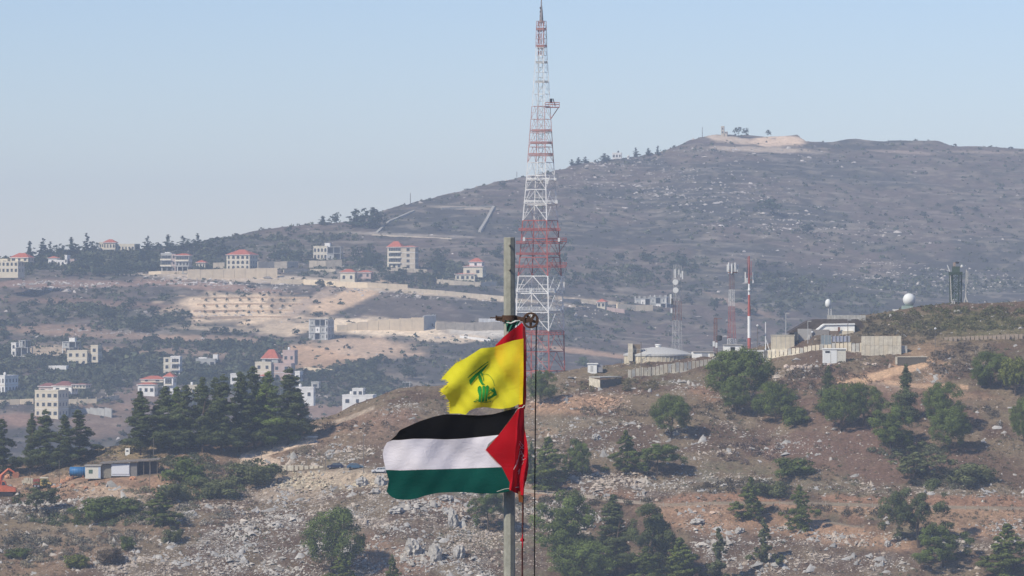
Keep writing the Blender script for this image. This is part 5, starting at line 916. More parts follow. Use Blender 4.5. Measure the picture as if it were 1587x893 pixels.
post('utility_pole', 'thin pole at the front of the pine wood above the shed', 238, 674, 712, 'pole', .1); post('utility_pole', 'thin pole standing in front of the shed with the garage door', 232, 715, 765, 'pole', .09); post('utility_pole', 'thin pole left of the blue tank', 92, 714, 752, 'pole', .08); post('utility_pole', 'pole above the yellow truck cab', 47, 732, 752, 'pole', .08)
post('ridge_pole', 'thin dark pole on the ridge line left of the lattice tower', 636, 299, 315, 'pole', .35, y=YS(636)); post('ridge_pole', 'thin dark pole on the summit left of the ruin', 1088.5, 197, 214, 'pole', .35, y=YS(1088)); post('ridge_pole', 'short pole at the skyline just left of the lattice tower', 801, 266, 280, 'pole', .3, y=YS(801))
t = post('power_pole', 'double wooden power pole in the hollow beyond the ridge', 628, 585, 607, 'pole', .25, y=2430); MB().tube([(2.6, 0, -.4), (2.6, 0, 6)], .22, 6).build('pole', GAL, t); MB().box(-1.6, 4, -.15, .15, 5.2, 5.6).build('crossarm', GAL, t); MB().box(-1.2, 4.2, -.12, .12, 2.2, 2.5).build('crossarm', GAL, t)
cr_ = thing('pipe_rail', 'thin horizontal rail carried on the poles above the low block wall', 'rail', P(500, 709, G(504, 729).y)); y = cr_.location.y; MB().bar(P(470, 710, y)-cr_.location, P(533, 709.5, y)-cr_.location, .12).build('rail', mat('weathered_pole', (.17, .15, .13)), cr_)
# track fence posts
for k in range(22):
    c_ = 812+k*36; r_ = float(np.interp(c_, [800, 830, 900, 960, 1030, 1110, 1250, 1400, 1620], [760, 763, 769, 777, 784, 782, 782, 787, 791])); post('track_post', 'small pale marker post along the outer edge of the track', c_, r_-6, r_+1.5, 'post', .07, m_=CON2, group='marker posts along the track')
# ---------------------------------------------------------------- village houses
VW = [mat('wall_cream', (.64, .58, .45), var=.2, scale=.25), mat('wall_white', (.76, .74, .70), var=.18, scale=.25), mat('wall_concrete', (.40, .40, .38), var=.2, scale=.25), mat('wall_stone', (.50, .43, .33), var=.22, scale=.4), mat('wall_yellow', (.62, .55, .42), var=.1, scale=.25), mat('wall_pink', (.48, .36, .32), var=.12, scale=.25)]
TILE = mat('red_tiles', (.42, .12, .075), var=.25, scale=.6); TILED = mat('brown_tiles', (.22, .09, .08), var=.25, scale=.6); PANE = mat('window_dark', (.035, .04, .05), rough=.35, var=.1); FRM = mat('window_frame', (.55, .53, .48), var=.1)
WM = {}
def wmesh(kind, w_, h_):
    key = (kind, round(w_, 1), round(h_, 1))
    if key not in WM:
        w_, h_ = key[1:]; n_ = 7 if kind == 'arch' else 1
        def shape(a, b, t0, t1):
            if kind == 'arch': poly = [(-a, -b), (a, -b)]+[(a*math.cos(math.pi*k/6), b-a+a*math.sin(math.pi*k/6)) for k in range(7)]
            else: poly = [(-a, -b), (a, -b), (a, b), (-a, b)]
            return MB().prism(poly, t0, t1)
        f = shape(w_/2+.12, h_/2+.12, -.06, .1).build('window', FRM); p = shape(w_/2, h_/2, -.10, .0).build('pane', PANE); WM[key] = (f.data, p.data)
        bpy.data.objects.remove(f); bpy.data.objects.remove(p)
    return WM[key]
def house(name, label, c0, c1, rb, blocks, rot=-18, y=None, cat='house', dep=None, ext=3.):
    """blocks in photo px: dict(c=(c0,c1), r=(top, base), n=storeys, w=windows, m=wall material, roof=..., f=front offset m, kind=...)"""
    cm = (c0+c1)/2; g = G(cm, rb, True) if y is None else P(cm, rb, y); s = g.y/F; t = thing(name, label, cat, g, R(rot))
    for b in blocks:
        x0 = (b['c'][0]-cm)*s; x1 = (b['c'][1]-cm)*s; z1 = (rb-b['r'][0])*s; z0 = (rb-b['r'][1])*s; f = b.get('f', 0); D = b.get('d', dep or max(7, (x1-x0)*.7)); n = b.get('n', 1); wn = b.get('w', 3); m_ = b.get('m', VW[0]); k = b.get('kind', 'solid'); roof = b.get('roof', 'flat')
        zb = z0-(ext if b['r'][1] >= rb-1 else .0); hs = (z1-z0)/n
        if k == 'solid':
            wl = MB().box(x0, x1, f, f+D, zb, z1).build('wall', m_, t)
            for fl in range(n):
                zz = z0+hs*(fl+.52); wh = min(2.1, hs*.5); ww = min(2.0, (x1-x0)/max(1, wn)*.5)
                for j in range(wn):
                    if b.get('skip') and (fl, j) in b['skip']: continue
                    kd = 'arch' if b.get('arch') else 'rect'; jr = random.Random(int(b['c'][0])*13+j*5).uniform(.72, 1.25); fm_, pm_ = wmesh(kd, ww*jr, wh*(1.25 if b.get('arch') else 1)); o1 = bpy.data.objects.new('window', fm_); o2 = bpy.data.objects.new('pane', pm_); C.objects.link(o1); C.objects.link(o2); o1.parent = t; o2.parent = o1
                    o1.location = (x0+(x1-x0)*(j+.5)/wn, f-.001, zz)
                for j in range(b.get('sw', 2)):                 # windows of the side wall
                    fm_, pm_ = wmesh('rect', 1.2, wh); o1 = bpy.data.objects.new('window', fm_); o2 = bpy.data.objects.new('pane', pm_); C.objects.link(o1); C.objects.link(o2); o1.parent = t; o2.parent = o1; o1.rotation_euler.z = math.pi/2; o1.location = (x1+.001, f+D*(j+.6)/(b.get('sw', 2)+.2), zz)
                if fl and b.get('slab', True): MB().box(x0-.12, x1+.12, f-.12, f+D+.1, z0+hs*fl-.12, z0+hs*fl+.12).build('floor_band', VW[1] if m_ is not VW[1] else VW[0], t)
            for fl, j0, j1 in b.get('balc', ()):
                xa = x0+(x1-x0)*j0; xb = x0+(x1-x0)*j1; zz = z0+hs*fl; bl_ = MB().box(xa, xb, f-1.5, f-.02, zz-.1, zz+.15).build('balcony', VW[1], t); MB().box(xa, xb, f-1.5, f-1.4, zz+.15, zz+1.05).build('balustrade', VW[0], bl_); MB().box(xa+.3, xb-.3, f-.03, f+.05, zz+.2, zz+hs*.8).build('door_opening', PANE, bl_)
        else:                                                 # bare concrete frame: slabs, columns, dark interior
            sl_ = MB
            for fl in range(n+1): MB().box(x0-.4, x1+.4, f-.4, f+D+.3, z0+hs*fl-.18, z0+hs*fl+.18).build('floor_slab', VW[2], t)
            nc_ = max(3, int((x1-x0)/3.4)+1)
            for j in range(nc_):
                xx_ = x0+(x1-x0)*j/(nc_-1)
                for yy_ in (f, f+D): MB().box(xx_-.22, xx_+.22, yy_-.2, yy_+.2, zb, z1+(1.6 if b.get('stubs') else -.15)).build('column', VW[1] if j % 3 == 0 else VW[2], t)
            if b.get('infill', .5):
                for fl in range(n):
                    for j in range(nc_-1):
                        if random.Random(int(c0)*31+fl*7+j).random() < b.get('infill', .5): xa = x0+(x1-x0)*j/(nc_-1)+.25; xb = x0+(x1-x0)*(j+1)/(nc_-1)-.25; w2 = MB().box(xa, xb, f+.1, f+.3, z0+hs*fl+.2, z0+hs*(fl+1)-.2).build('infill_wall', VW[1] if j % 2 else VW[2], t); MB().box(xa*.6+xb*.4, xa*.4+xb*.6, f+.06, f+.2, z0+hs*fl+1.2, z0+hs*fl+2.8).build('window_hole', PANE, w2)
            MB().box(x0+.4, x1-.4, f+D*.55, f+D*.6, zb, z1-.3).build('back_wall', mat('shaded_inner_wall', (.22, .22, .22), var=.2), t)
        if roof in ('hip', 'brown', 'pyramid'):
            ov = .7; hr = b.get('rh', 7)*s; a, b_, c_, d_ = x0-ov, x1+ov, f-ov, f+D+ov; ins = min((b_-a), (d_-c_))/2*(.98 if roof == 'pyramid' else .95); zc = z1
            if (b_-a) > (d_-c_): r1, r2 = (a+ins, (c_+d_)/2), (b_-ins, (c_+d_)/2)
            else: r1, r2 = ((a+b_)/2, c_+ins), ((a+b_)/2, d_-ins)
            mb = MB().add([(a, c_, zc), (b_, c_, zc), (b_, d_, zc), (a, d_, zc), (*r1, zc+hr), (*r2, zc+hr)], [(0, 1, 5, 4), (1, 2, 5), (2, 3, 4, 5), (3, 0, 4), (0, 3, 2, 1)] if (b_-a) > (d_-c_) else [(0, 1, 4), (1, 2, 5, 4), (2, 3, 5), (3, 0, 4, 5), (0, 3, 2, 1)])
            ro_ = mb.build('roof', TILED if roof == 'brown' else TILE, t); MB().box(a, b_, c_, d_, zc-.3, zc-.02).build('eaves', VW[1], ro_)
        elif roof == 'flat' and k == 'solid':
            pa = MB()
            for q4 in ((x0-.1, x1+.1, f-.1, f+.12), (x0-.1, x1+.1, f+D-.12, f+D+.1), (x0-.1, x0+.12, f+.13, f+D-.13), (x1-.12, x1+.1, f+.13, f+D-.13)): MB().box(q4[0], q4[1], q4[2], q4[3], z1+.003, z1+.8).build('parapet', m_, t)
        if k == 'solid' and roof == 'flat' and (x1-x0) > 7 and not b.get('top'):
            qr = random.Random(int(b['c'][0]*3)); xx_ = x0+(x1-x0)*qr.uniform(.2, .8)
            MB().lathe([(.75, z1+.9), (.8, z1+1.0), (.8, z1+2.3), (.3, z1+2.6)], 10, (xx_, f+D*.5, 0)).build('water_tank', DRK if qr.random() < .4 else VW[1], t); MB().box(xx_-.8, xx_+.8, f+D*.5-.8, f+D*.5+.8, z1+.006, z1+.9).build('tank_stand', VW[2], t)
        for bx in b.get('top', ()):                            # stair heads, tanks: (x fraction, width m, height m)
            xx_ = x0+(x1-x0)*bx[0]; MB().box(xx_-bx[1]/2, xx_+bx[1]/2, f+D*.3, f+D*.3+3, z1+.005, z1+bx[2]).build(bx[3] if len(bx) > 3 else 'stair_head', VW[1], t)
    return t
def wallrun(name, label, pts, h, m_, th=.6, seg=9, far=True, cap=False, below=3.):
    """free standing or retaining wall: pts = (col, base row) along its foot; h in px"""
    c0, r0 = pts[0]; g = G(*pts[0], far); t = thing(name, label, 'wall', g); cv = curve(pts) if pts[0][0] < pts[-1][0] else None; A = [G(a, b, far) for a, b in pts]; V = []
    P3 = []
    for a, b in zip(A[:-1], A[1:]):
        n_ = max(1, int((b-a).length/(seg*g.y/F))); P3 += [a+(b-a)*(i/n_) for i in range(n_)]
    P3.append(A[-1]); hh = h if hasattr(h, '__len__') else [h]*2
    for i, (a, b) in enumerate(zip(P3[:-1], P3[1:])):
        d = (b-a).normalized(); nrm = Vector((-d.y, d.x, 0)).normalized()*th; f_ = i/max(1, len(P3)-1); H = (hh[0]+(hh[1]-hh[0])*f_)*g.y/F*random.uniform(.96, 1.04); g3 = d*.08; a2 = a+g3-g; b2 = b-g3-g
        MB().add([a2-Vector((0, 0, below)), b2-Vector((0, 0, below)), b2+nrm-Vector((0, 0, below)), a2+nrm-Vector((0, 0, below)), a2+Vector((0, 0, H)), b2+Vector((0, 0, H)), b2+nrm+Vector((0, 0, H)), a2+nrm+Vector((0, 0, H))], [(0, 1, 5, 4), (1, 2, 6, 5), (2, 3, 7, 6), (3, 0, 4, 7), (4, 5, 6, 7)]).build('wall_section', m_, t)
        if cap: MB().box(-.3, .3, -.3, .3, H, H+1.0).build('wall_post', m_, t).location = a-g+nrm*.5
    return t
H = house; B = dict
import itertools

H('house', 'yellow two storey house with a red roofed house rising behind it at the left side', 0, 30, 424, [B(c=(-6, 29), r=(405, 424), n=2, w=5, m=VW[4], roof='none'), B(c=(8, 38), r=(399, 406), n=1, w=3, m=VW[0], roof='hip', rh=7, f=8), B(c=(-14, 5), r=(401, 424), n=2, w=2, m=VW[4], roof='none', f=6)], y=2960)
H('house', 'low white house with an arch and small red hipped corner roof, second from the left', 73, 103, 413, [B(c=(74, 88), r=(400, 413), w=1, m=VW[1], roof='hip', rh=3, arch=1), B(c=(88, 101), r=(405, 413), w=2, m=VW[1], arch=1), B(c=(101, 105), r=(397, 413), w=1, m=VW[1]), B(c=(105, 115), r=(403, 411), w=2, m=VW[5], f=2)], rot=-14)
H('house', 'long unfinished house with domed central porch on the skyline at the left', 153, 208, 393, [B(c=(153, 160), r=(377, 393), n=2, w=2, m=VW[4], f=0), B(c=(160, 179), r=(376, 387), n=1, w=4, m=VW[4], arch=1, f=-1, roof='pyramid', rh=5), B(c=(160, 208), r=(378, 392), n=1, w=9, m=VW[0], f=2, roof='none'), B(c=(160, 178), r=(387, 393), kind='frame', infill=0, roof='none', f=-1)], rot=-10)
H('house', 'grey concrete house with stair tower and flat red roof on columns above the rock face', 247, 296, 424, [B(c=(248, 266), r=(394, 413), n=2, w=2, m=VW[2], balc=((0, 0, 1), (1, 0, 1)), top=((.5, 4, 1.5),)), B(c=(266, 272), r=(394, 422), n=3, w=1, m=VW[5], roof='none'), B(c=(272, 294), r=(396, 414), n=2, w=4, m=VW[2], roof='hip', rh=3, balc=((1, 0, 1),)), B(c=(250, 292), r=(413, 424), kind='frame', infill=0, roof='none')], rot=-14)
H('pavilion', 'small cream pavilion with low red roof beside the big red roofed villa', 303, 318, 417, [B(c=(304, 318), r=(407, 417), w=3, m=VW[0], roof='hip', rh=4)], rot=-10)
H('villa', 'large cream villa with wide red hipped roof and arched windows on the terrace wall', 349, 398, 419, [B(c=(349, 388), r=(395, 419), n=3, w=5, m=VW[4], arch=1, roof='hip', rh=8, d=15, sw=3)], rot=-20)
H('house', 'unfinished pale concrete house with roof box on a high terrace wall', 484, 529, 403, [B(c=(485, 507), r=(383, 403), n=2, w=4, m=VW[0], arch=1, top=((.95, 4, 3),)), B(c=(507, 528), r=(383, 403), n=2, kind='frame', infill=.2)], rot=-12)
H('garden_pavilion', 'cream garden pavilion with wide arches under a red roof above the long wall', 523, 556, 438, [B(c=(527, 550), r=(422, 438), w=2, m=VW[0], arch=1, roof='hip', rh=5), B(c=(552, 573), r=(422, 432), w=2, m=VW[5], roof='hip', rh=3, f=5)], rot=-12)
H('villa', 'tall cream four storey villa with red gabled roof and balconies, left of the pole', 599, 645, 417, [B(c=(599, 622), r=(383, 417), n=4, w=3, m=VW[0], roof='pyramid', rh=9, balc=((1, .1, 1), (2, .1, 1), (3, .1, 1))), B(c=(622, 645), r=(383, 418), n=4, w=1, m=VW[3], roof='hip', rh=2, f=-.6, sw=3)], rot=-18)
H('villa', 'stepped cream villa with small red roofs just left of the pole', 705, 748, 436, [B(c=(705, 736), r=(425, 436), n=1, w=4, m=VW[0], roof='hip', rh=2), B(c=(717, 748), r=(413, 430), n=1, w=2, m=VW[0], roof='hip', rh=2, f=1.2), B(c=(726, 746), r=(406, 414), n=1, w=1, m=VW[1], roof='pyramid', rh=6, f=2.5)], rot=-14)
H('concrete_house', 'three storey unfinished concrete house on the bare tan earth', 477, 518, 527, [B(c=(478, 505), r=(495, 527), n=3, kind='frame', infill=.45, d=11), B(c=(505.5, 508.5), r=(496, 527), n=3, w=1, m=VW[2], roof='none', d=11)], rot=-20)
H('concrete_house', 'skeletal white concrete house at the left with broken upper floor', 15, 46, 555, [B(c=(16, 24), r=(533, 553), w=1, n=2, m=VW[1]), B(c=(23, 44), r=(539, 553), kind='frame', infill=.1), B(c=(30, 40), r=(528, 539), kind='frame', infill=.3)], rot=-20)
H('concrete_house', 'small skeletal concrete house above the cream village house', 95, 123, 549, [B(c=(96, 118), r=(530, 549), n=2, kind='frame', infill=.15, top=((.6, 4, 2.6),))], rot=-20)
H('house', 'cream flat roofed house with castle like stair head, left on the slope', 103, 136, 568, [B(c=(103, 136), r=(545, 568), n=2, w=3, m=VW[4], roof='flat'), B(c=(139, 151), r=(537, 562), n=2, w=1, m=VW[4], f=3)], rot=-16)
H('low_wall_building', 'long low white annex below the cream flat roofed house', 70, 102, 579, [B(c=(70, 79), r=(569, 579), w=1, m=VW[1]), B(c=(79.5, 103), r=(567, 573), w=0, sw=0, m=VW[1], roof='none')], rot=-8, cat='annex')
H('house', 'white arched house at the left side halfway down the slope', 0, 8, 612, [B(c=(-12, 8), r=(584, 610), n=2, w=3, m=VW[1], arch=1, d=16, sw=4)], rot=-24)
H('apartment_house', 'large cream three storey building with brown roofs behind it, lower left', 52, 92, 648, [B(c=(52, 92), r=(607, 648), n=3, w=4, m=VW[4], d=14, sw=3, top=((.5, 6, .9),)), B(c=(38, 64), r=(600, 614), w=2, m=VW[5], roof='brown', rh=5, f=16), B(c=(64, 96), r=(599, 612), w=2, m=VW[1], roof='brown', rh=7, f=15), B(c=(98, 120), r=(597, 603), w=4, m=VW[0], roof='brown', rh=2, f=15)], rot=-20)
H('apartment_tower', 'narrow cream three storey block behind the red roofed house', 252, 277, 584, [B(c=(253, 264), r=(554, 584), n=3, w=1, m=VW[0], roof='none'), B(c=(264.2, 279), r=(554, 584), n=3, w=2, m=VW[1], balc=((1, .1, .9), (2, .1, .9)))], rot=-8)
H('house', 'house with two tiers of red roof beside the dark pine wood', 210, 240, 614, [B(c=(213, 240), r=(596, 614), n=1, w=3, m=VW[1], roof='hip', rh=3), B(c=(214, 250), r=(588, 593), w=2, sw=1, m=VW[0], roof='hip', rh=5, f=5), B(c=(255, 270), r=(584, 611), n=2, w=1, m=VW[1], roof='pyramid', rh=7, balc=((1, .1, .9),))], rot=-12)
H('house', 'grey flat roofed house with water tank behind the pine wood', 302, 336, 570, [B(c=(303, 334), r=(558, 570), w=3, m=VW[2], top=((.3, 5, 1.6), (.95, 3, 3.4)))], rot=-8)
H('house', 'large building with tall red roof and pale flat wing behind the pine wood', 392, 448, 590, [B(c=(394, 420), r=(563, 590), n=2, w=2, m=VW[0]), B(c=(420, 451), r=(565, 590), n=2, w=2, m=VW[5], f=2), B(c=(402, 428), r=(556, 563), w=1, m=VW[2], roof='hip', rh=14, f=4), B(c=(433, 452), r=(545, 566), w=2, m=VW[5], f=8), B(c=(405, 418), r=(583, 600), w=2, m=VW[1], roof='hip', rh=3, f=-6), B(c=(460, 468), r=(577, 592), w=1, m=VW[1], f=-2)], rot=-14)
H('white_house', 'small white flat roofed house right of the pine wood', 459, 486, 621, [B(c=(458, 486), r=(602, 621), n=1, w=2, m=VW[1]), B(c=(480, 492), r=(594, 602), w=1, m=VW[2], f=6)], rot=-6, y=2440)
H('white_house', 'white boxy house peeping over the ridge left of the yellow flag', 530, 575, 630, [B(c=(530, 578), r=(614, 630), w=3, m=VW[1]), B(c=(545, 562), r=(604, 615), w=2, m=VW[1], f=1.5)], rot=-8, y=2430)
H('white_house', 'white flat house half hidden by the tops of the pine wood', 285, 312, 615, [B(c=(285, 314), r=(599, 615), w=3, m=VW[4]), B(c=(355, 366), r=(581, 596), w=1, m=VW[1], f=6)], rot=-8)
H('small_house', 'tiny cream house with a red roof right of the lattice tower', 925, 938, 478, [B(c=(925, 938), r=(468, 478), w=2, m=VW[0], roof='hip', rh=5)], rot=-16)
H('unfinished_house', 'unfinished concrete house with rows of bare columns on its roof, left of the dish mast', 982, 1030, 473, [B(c=(983, 1008), r=(463, 474), kind='frame', infill=.1, stubs=1), B(c=(1008, 1034), r=(461, 480), n=2, kind='frame', infill=.5, stubs=1)], rot=-22, cat='house')
H('summit_house', 'small white house on the skyline right of the lattice tower', 949, 964, 246, [B(c=(949, 963), r=(238, 246), w=3, m=VW[1]), B(c=(972, 975), r=(241, 246), w=1, sw=0, m=VW[1], roof='none')], rot=-6, ext=2)
H('ruin', 'ruined stone building on the summit', 1113, 1125, 208, [B(c=(1117.5, 1122), r=(197, 208), n=2, w=1, m=VW[3], sw=1, d=4), B(c=(1123, 1127), r=(204, 208), w=1, sw=0, m=VW[3], d=5, roof='none')], rot=-10, y=float(YS(1120))-15)
WST = VW[3]; WLT = mat('wall_fresh_stone', (.74, .61, .43), var=.12, scale=.3); WG = mat('wall_grey_stone', (.38, .36, .31), var=.25, scale=.4)
wallrun('terrace_wall', 'high cream terrace wall carrying the big red roofed villa', [(291, 433), (330, 432), (380, 431), (430, 431)], 15, WLT, 2.0, 14)
wallrun('terrace_wall', 'garden wall right of the big red roofed villa', [(400, 419), (425, 417), (445, 416), (462, 414)], (13, 8), WST, 1.0, 12); wallrun('terrace_wall', 'short wall between the pavilion and the big red roofed villa', [(330, 416), (348, 416)], 9, WST, 1.0, 9)
wallrun('terrace_wall', 'foot wall under the grey concrete house', [(230, 426), (250, 425), (290, 425)], 5, WLT, 1., 12)
wallrun('terrace_wall', 'high stone wall under the unfinished pale house', [(479, 417), (505, 417), (530, 416)], 13, WST, 2, 12); wallrun('terrace_wall', 'low wall on the slope under the unfinished pale house wall', [(440, 423), (480, 422), (520, 422)], 5, WST, 1, 14)
wallrun('road_wall', 'long cream retaining wall along the village road, upper part', [(420, 441), (470, 441), (520, 444), (570, 446), (632, 449)], 8, WLT, 1, 14); wallrun('road_wall', 'long cream retaining wall along the village road, continuing to the pole', [(632, 453), (690, 457), (730, 461), (785, 466)], 6, WST, 1, 14)
wallrun('garden_wall', 'garden wall with posts in front of the stepped villa', [(676, 440), (705, 442), (745, 445), (770, 443)], 7, WST, .8, 9, cap=True)
wallrun('villa_base_wall', 'base wall under the tall cream villa', [(598, 421), (630, 422), (662, 424)], 6, WST, 1, 10)
wallrun('retaining_wall', 'huge fresh cream retaining wall with a sharp corner above the bare earth', [(522, 514), (570, 512), (620, 513), (657, 513)], (10, 23), WLT, 3, 16); wallrun('retaining_wall', 'shaded return of the huge retaining wall at its right corner', [(657, 513), (676, 502)], (23, 12), VW[2], 1, 8)  # the return takes the grey concrete colour to carry its shade
wallrun('retaining_wall', 'long low retaining wall running right to the pole', [(676, 512), (720, 512), (780, 511)], 12, WST, 2, 14); wallrun('block_wall', 'short broken pale wall above the retaining wall near the pole', [(742, 502), (775, 502)], 8, VW[1], .8, 6)
wallrun('earth_wall', 'pale wall section below the broken pale wall', [(712, 524), (760, 530)], 4, VW[1], .8, 12)
wallrun('enclosure_wall', 'grey enclosure wall right of the large cream building', [(110, 640), (128, 640), (173, 648)], (6, 16), VW[2], 1.0, 12); wallrun('enclosure_wall', 'stone wall rising behind the grey enclosure', [(105, 626), (150, 625), (185, 619)], 7, WST, 1, 12, cap=True); wallrun('enclosure_wall', 'cream wall left of the large cream building', [(0, 628), (30, 627), (52, 626)], 8, WLT, 1, 12)
wallrun('field_wall', 'straight stone wall on the mountainside left of the lattice tower, level part', [(684, 325), (720, 323), (764, 321)], 2.5, WG, 1, 20); wallrun('field_wall', 'diagonal stone wall running down the mountainside left of the lattice tower', [(763, 322), (752, 342), (741, 360)], 2.5, WG, 2.2, 20)
wallrun('field_wall', 'diagonal stone wall below the ridge grove', [(640, 328), (600, 345), (582, 362)], 2.2, WG, 2, 20); wallrun('field_wall', 'low wall crossing the slope below the ridge grove', [(576, 365), (640, 368), (700, 371)], 1.8, WST, 1, 20)
wallrun('road_wall', 'cream retaining wall leading to the tiny red roofed house', [(872, 468), (900, 469), (924, 473)], 5, WST, 1, 12); wallrun('road_wall', 'cream wall below the unfinished house with bare columns', [(957, 480), (985, 482), (1012, 482)], 9, WLT, 2, 12); wallrun('road_wall', 'brown wall joining the tiny red roofed house to the cream wall', [(940, 482), (968, 486)], 6, VW[5], 1, 10)
wallrun('low_wall', 'pale low wall below the bare tan earth slope', [(470, 574), (510, 577), (515, 578)], 5, WLT, 1, 12)
for k, (a, b, r_) in enumerate(((312, 480, 462), (305, 470, 472), (300, 455, 482), (298, 450, 492))):
    wallrun('orchard_terrace', 'rubble terrace step of the young orchard on tan earth, %s' % ('topmost', 'second from the top', 'third from the top', 'lowest')[k], [(a, r_+2), ((a+b)/2, r_+1), (b, r_+1)], 3, mat('rubble_tan', (.56, .42, .29), var=.35, scale=.9), 1.5, 12)
for k in range(34):
    r_ = (459, 468, 478, 487)[k % 4]; c_ = 318+(k//4)*17+random.uniform(-4, 4); T('far', k % 3, c_, r_, 6, 5, 'tiny young tree on the %s tan orchard terrace, %s part' % (('topmost', 'second', 'third', 'lowest')[k % 4], 'left' if c_ < 365 else 'middle' if c_ < 420 else 'right'), 'tree', 'young trees of the tan terraces', True, simple=True)
# ---------------------------------------------------------------- cars, sheds, machines
def wheel(root, x, y, r_, w_=.22):
    wv = MB().tube([(x, y-w_/2, r_), (x, y+w_/2, r_)], r_, 16).build('wheel', mat('tyre', (.02, .02, .02), var=.2), root); MB().tube([(x, y-w_/2-.02, r_), (x, y-w_/2+.02, r_)], r_*.58, 12).build('rim', mat('rim', (.4, .4, .42), rough=.4, metal=.5), wv); return wv
def car(label, c_, r_, col, L_=4.3, rz=0, suv=0, flip=1):
    g = G(c_, r_); t = thing('parked_car', label, 'car', g, rz+(0 if flip > 0 else math.pi), 'cars parked on the terrace'); paint = mat('paint_'+str(int(col[2]*1000)), col, rough=.35, var=.05); h = 1.45+.2*suv
    body = [(-.5, .28), (-.49, .62), (-.47, .80), (-.30, .88), (-.26, .90), (.28, .95), (.44, .90), (.49, .82), (.5, .35), (.44, .26), (-.44, .26)]
    MB().prism([(a*L_, b) for a, b in body], -.86, .86).build('body', paint, t)
    cabp = [(-.27, .9), (-.15, h-.06), (-.05, h), (.22, h), (.32, h-.08), (.43, .93)]; MB().prism([(a*L_, b) for a, b in cabp], -.72, .72).build('cabin', paint, t)
    gl_ = mat('car_glass', (.10, .13, .16), rough=.15, var=.05)
    for poly in ([(-.22, .93), (-.13, h-.12), (-.03, h-.08), (-.03, .94)], [(-.01, .94), (-.01, h-.08), (.14, h-.08), (.16, .94)], [(.18, .94), (.17, h-.09), (.24, h-.1), (.36, .95)]): MB().prism([(a*L_, b) for a, b in poly], -.745, .745).build('side_window', gl_, t)
    MB().add([(-.262*L_, -.62, .96), (-.262*L_, .62, .96), (-.145*L_, .58, h-.06), (-.145*L_, -.58, h-.06)], [(0, 1, 2, 3)]).build('windscreen', gl_, t)
    for x_ in (-.31, .30):
        for y_ in (-.78, .78): wheel(t, x_*L_, y_, .33)
    for y_ in (-.6, .6): MB().box(-.5*L_-.01, -.48*L_, y_-.16, y_+.16, .62, .76).build('headlight', ANT, t); MB().box(.485*L_, .5*L_+.01, y_-.14, y_+.14, .68, .84).build('tail_light', mat('tail_red', (.3, .02, .02)), t)
    for y_ in (-.9, .9): MB().box(-.2*L_, -.17*L_, y_-.1, y_+.1, .95, 1.08).build('mirror', paint, t)
    MB().box(-.47*L_, .47*L_, -.87, .87, .24, .34).build('sill', DRK, t)
    return t
car('dark navy car parked left of the lighter blue one', 520, 726.5, (.012, .02, .055), 4.5, R(-6), 0)
car('medium blue car parked between the navy car and the white car', 550.5, 727, (.06, .13, .21), 4.6, R(4), 0, -1)
car('white car parked at the edge of the striped flag', 589, 733, (.70, .71, .72), 4.6, R(3), 0)
lw = thing('block_wall', 'low wall of separate pale blocks left of the parked cars', 'wall', G(470, 728)); o = lw.location
for k, (a, b) in enumerate(((438, 445), (445.5, 455), (457, 462), (464, 470), (472, 478), (480, 486), (487, 493), (495, 501))):
    A_ = P(a, 728, o.y)-o; B_ = P(b-.3, 721.5+.1*k, o.y)-o; MB().box(A_.x, B_.x, 0, .5, A_.z-.5, B_.z).build('block', CON if k % 3 else CRM, lw)
sh = thing('shed', 'long low shed with pale garage door, dark open bay and white cabin', 'shed', P(185, 741, G(180, 741).y)); o = sh.location; y = o.y
MB().box(*(lambda a, b: (a.x, b.x, 0, 3, a.z, b.z))(P(132, 742, y)-o, P(156, 722.5, y)-o)).build('white_cabin', mat('cabin_white', (.66, .64, .56), var=.12), sh)
face(sh, 137.5, 143.5, 728, 734, y, mat('green_window', (.10, .16, .12), var=.2), 'window', .05); face(sh, 152.5, 156, 724, 741, y, mat('pale_blue_door', (.42, .50, .62), var=.1), 'door', .06)
MB().box(*(lambda a, b: (a.x, b.x, -.3, 3.2, a.z, b.z))(P(131, 722.4, y)-o, P(157, 720.8, y)-o)).build('cabin_roof', RF, sh)
pbox(sh, 157.5, 172, 720, 741, y, 4, mat('weathered_board', (.24, .22, .18), var=.3), 'board_wall', .6); pbox(sh, 172.3, 201, 719, 738, y, 4, mat('garage_white', (.60, .62, .66), var=.06, scale=.4), 'garage_wall', .3); pbox(sh, 173.5, 200, 720.5, 735, y, .1, mat('garage_door', (.68, .70, .74), var=.04), 'garage_door', .18)
pbox(sh, 201.3, 212, 718, 741, y, 4, mat('grey_board', (.22, .21, .20), var=.2), 'grey_bay_wall', .5); pbox(sh, 212.3, 244, 716, 741, y, .3, mat('dark_bay', (.05, .05, .055), var=.3), 'open_bay', 3.5)
for c_ in (222, 232, 243): pbox(sh, c_, c_+.9, 715, 741, y, .2, mat('bay_post', (.2, .17, .14), var=.2), 'bay_post', .4)
o_ = MB(); a, b = P(155, 719.5, y)-o, P(247, 713.2, y)-o; o_.add([(a.x, -.4, a.z), (b.x, -.4, b.z), (b.x, 4, b.z+.25), (a.x, 4, a.z+.25), (a.x, -.4, a.z+.3), (b.x, -.4, b.z+.3), (b.x, 4, b.z+.5), (a.x, 4, a.z+.5)], [(0, 1, 2, 3), (4, 5, 6, 7), (0, 1, 5, 4), (1, 2, 6, 5), (2, 3, 7, 6), (3, 0, 4, 7)]); o_.build('sheet_roof', mat('sheet_roof', (.20, .18, .16), var=.35, scale=1.5), sh)
bk = thing('blue_tank', 'blue ribbed cylindrical tank lying between the yellow truck and the white cabin', 'tank', G(121, 741)+Vector((0, 0, 0))); s = bk.location.y/F; Rr = 7.2*s
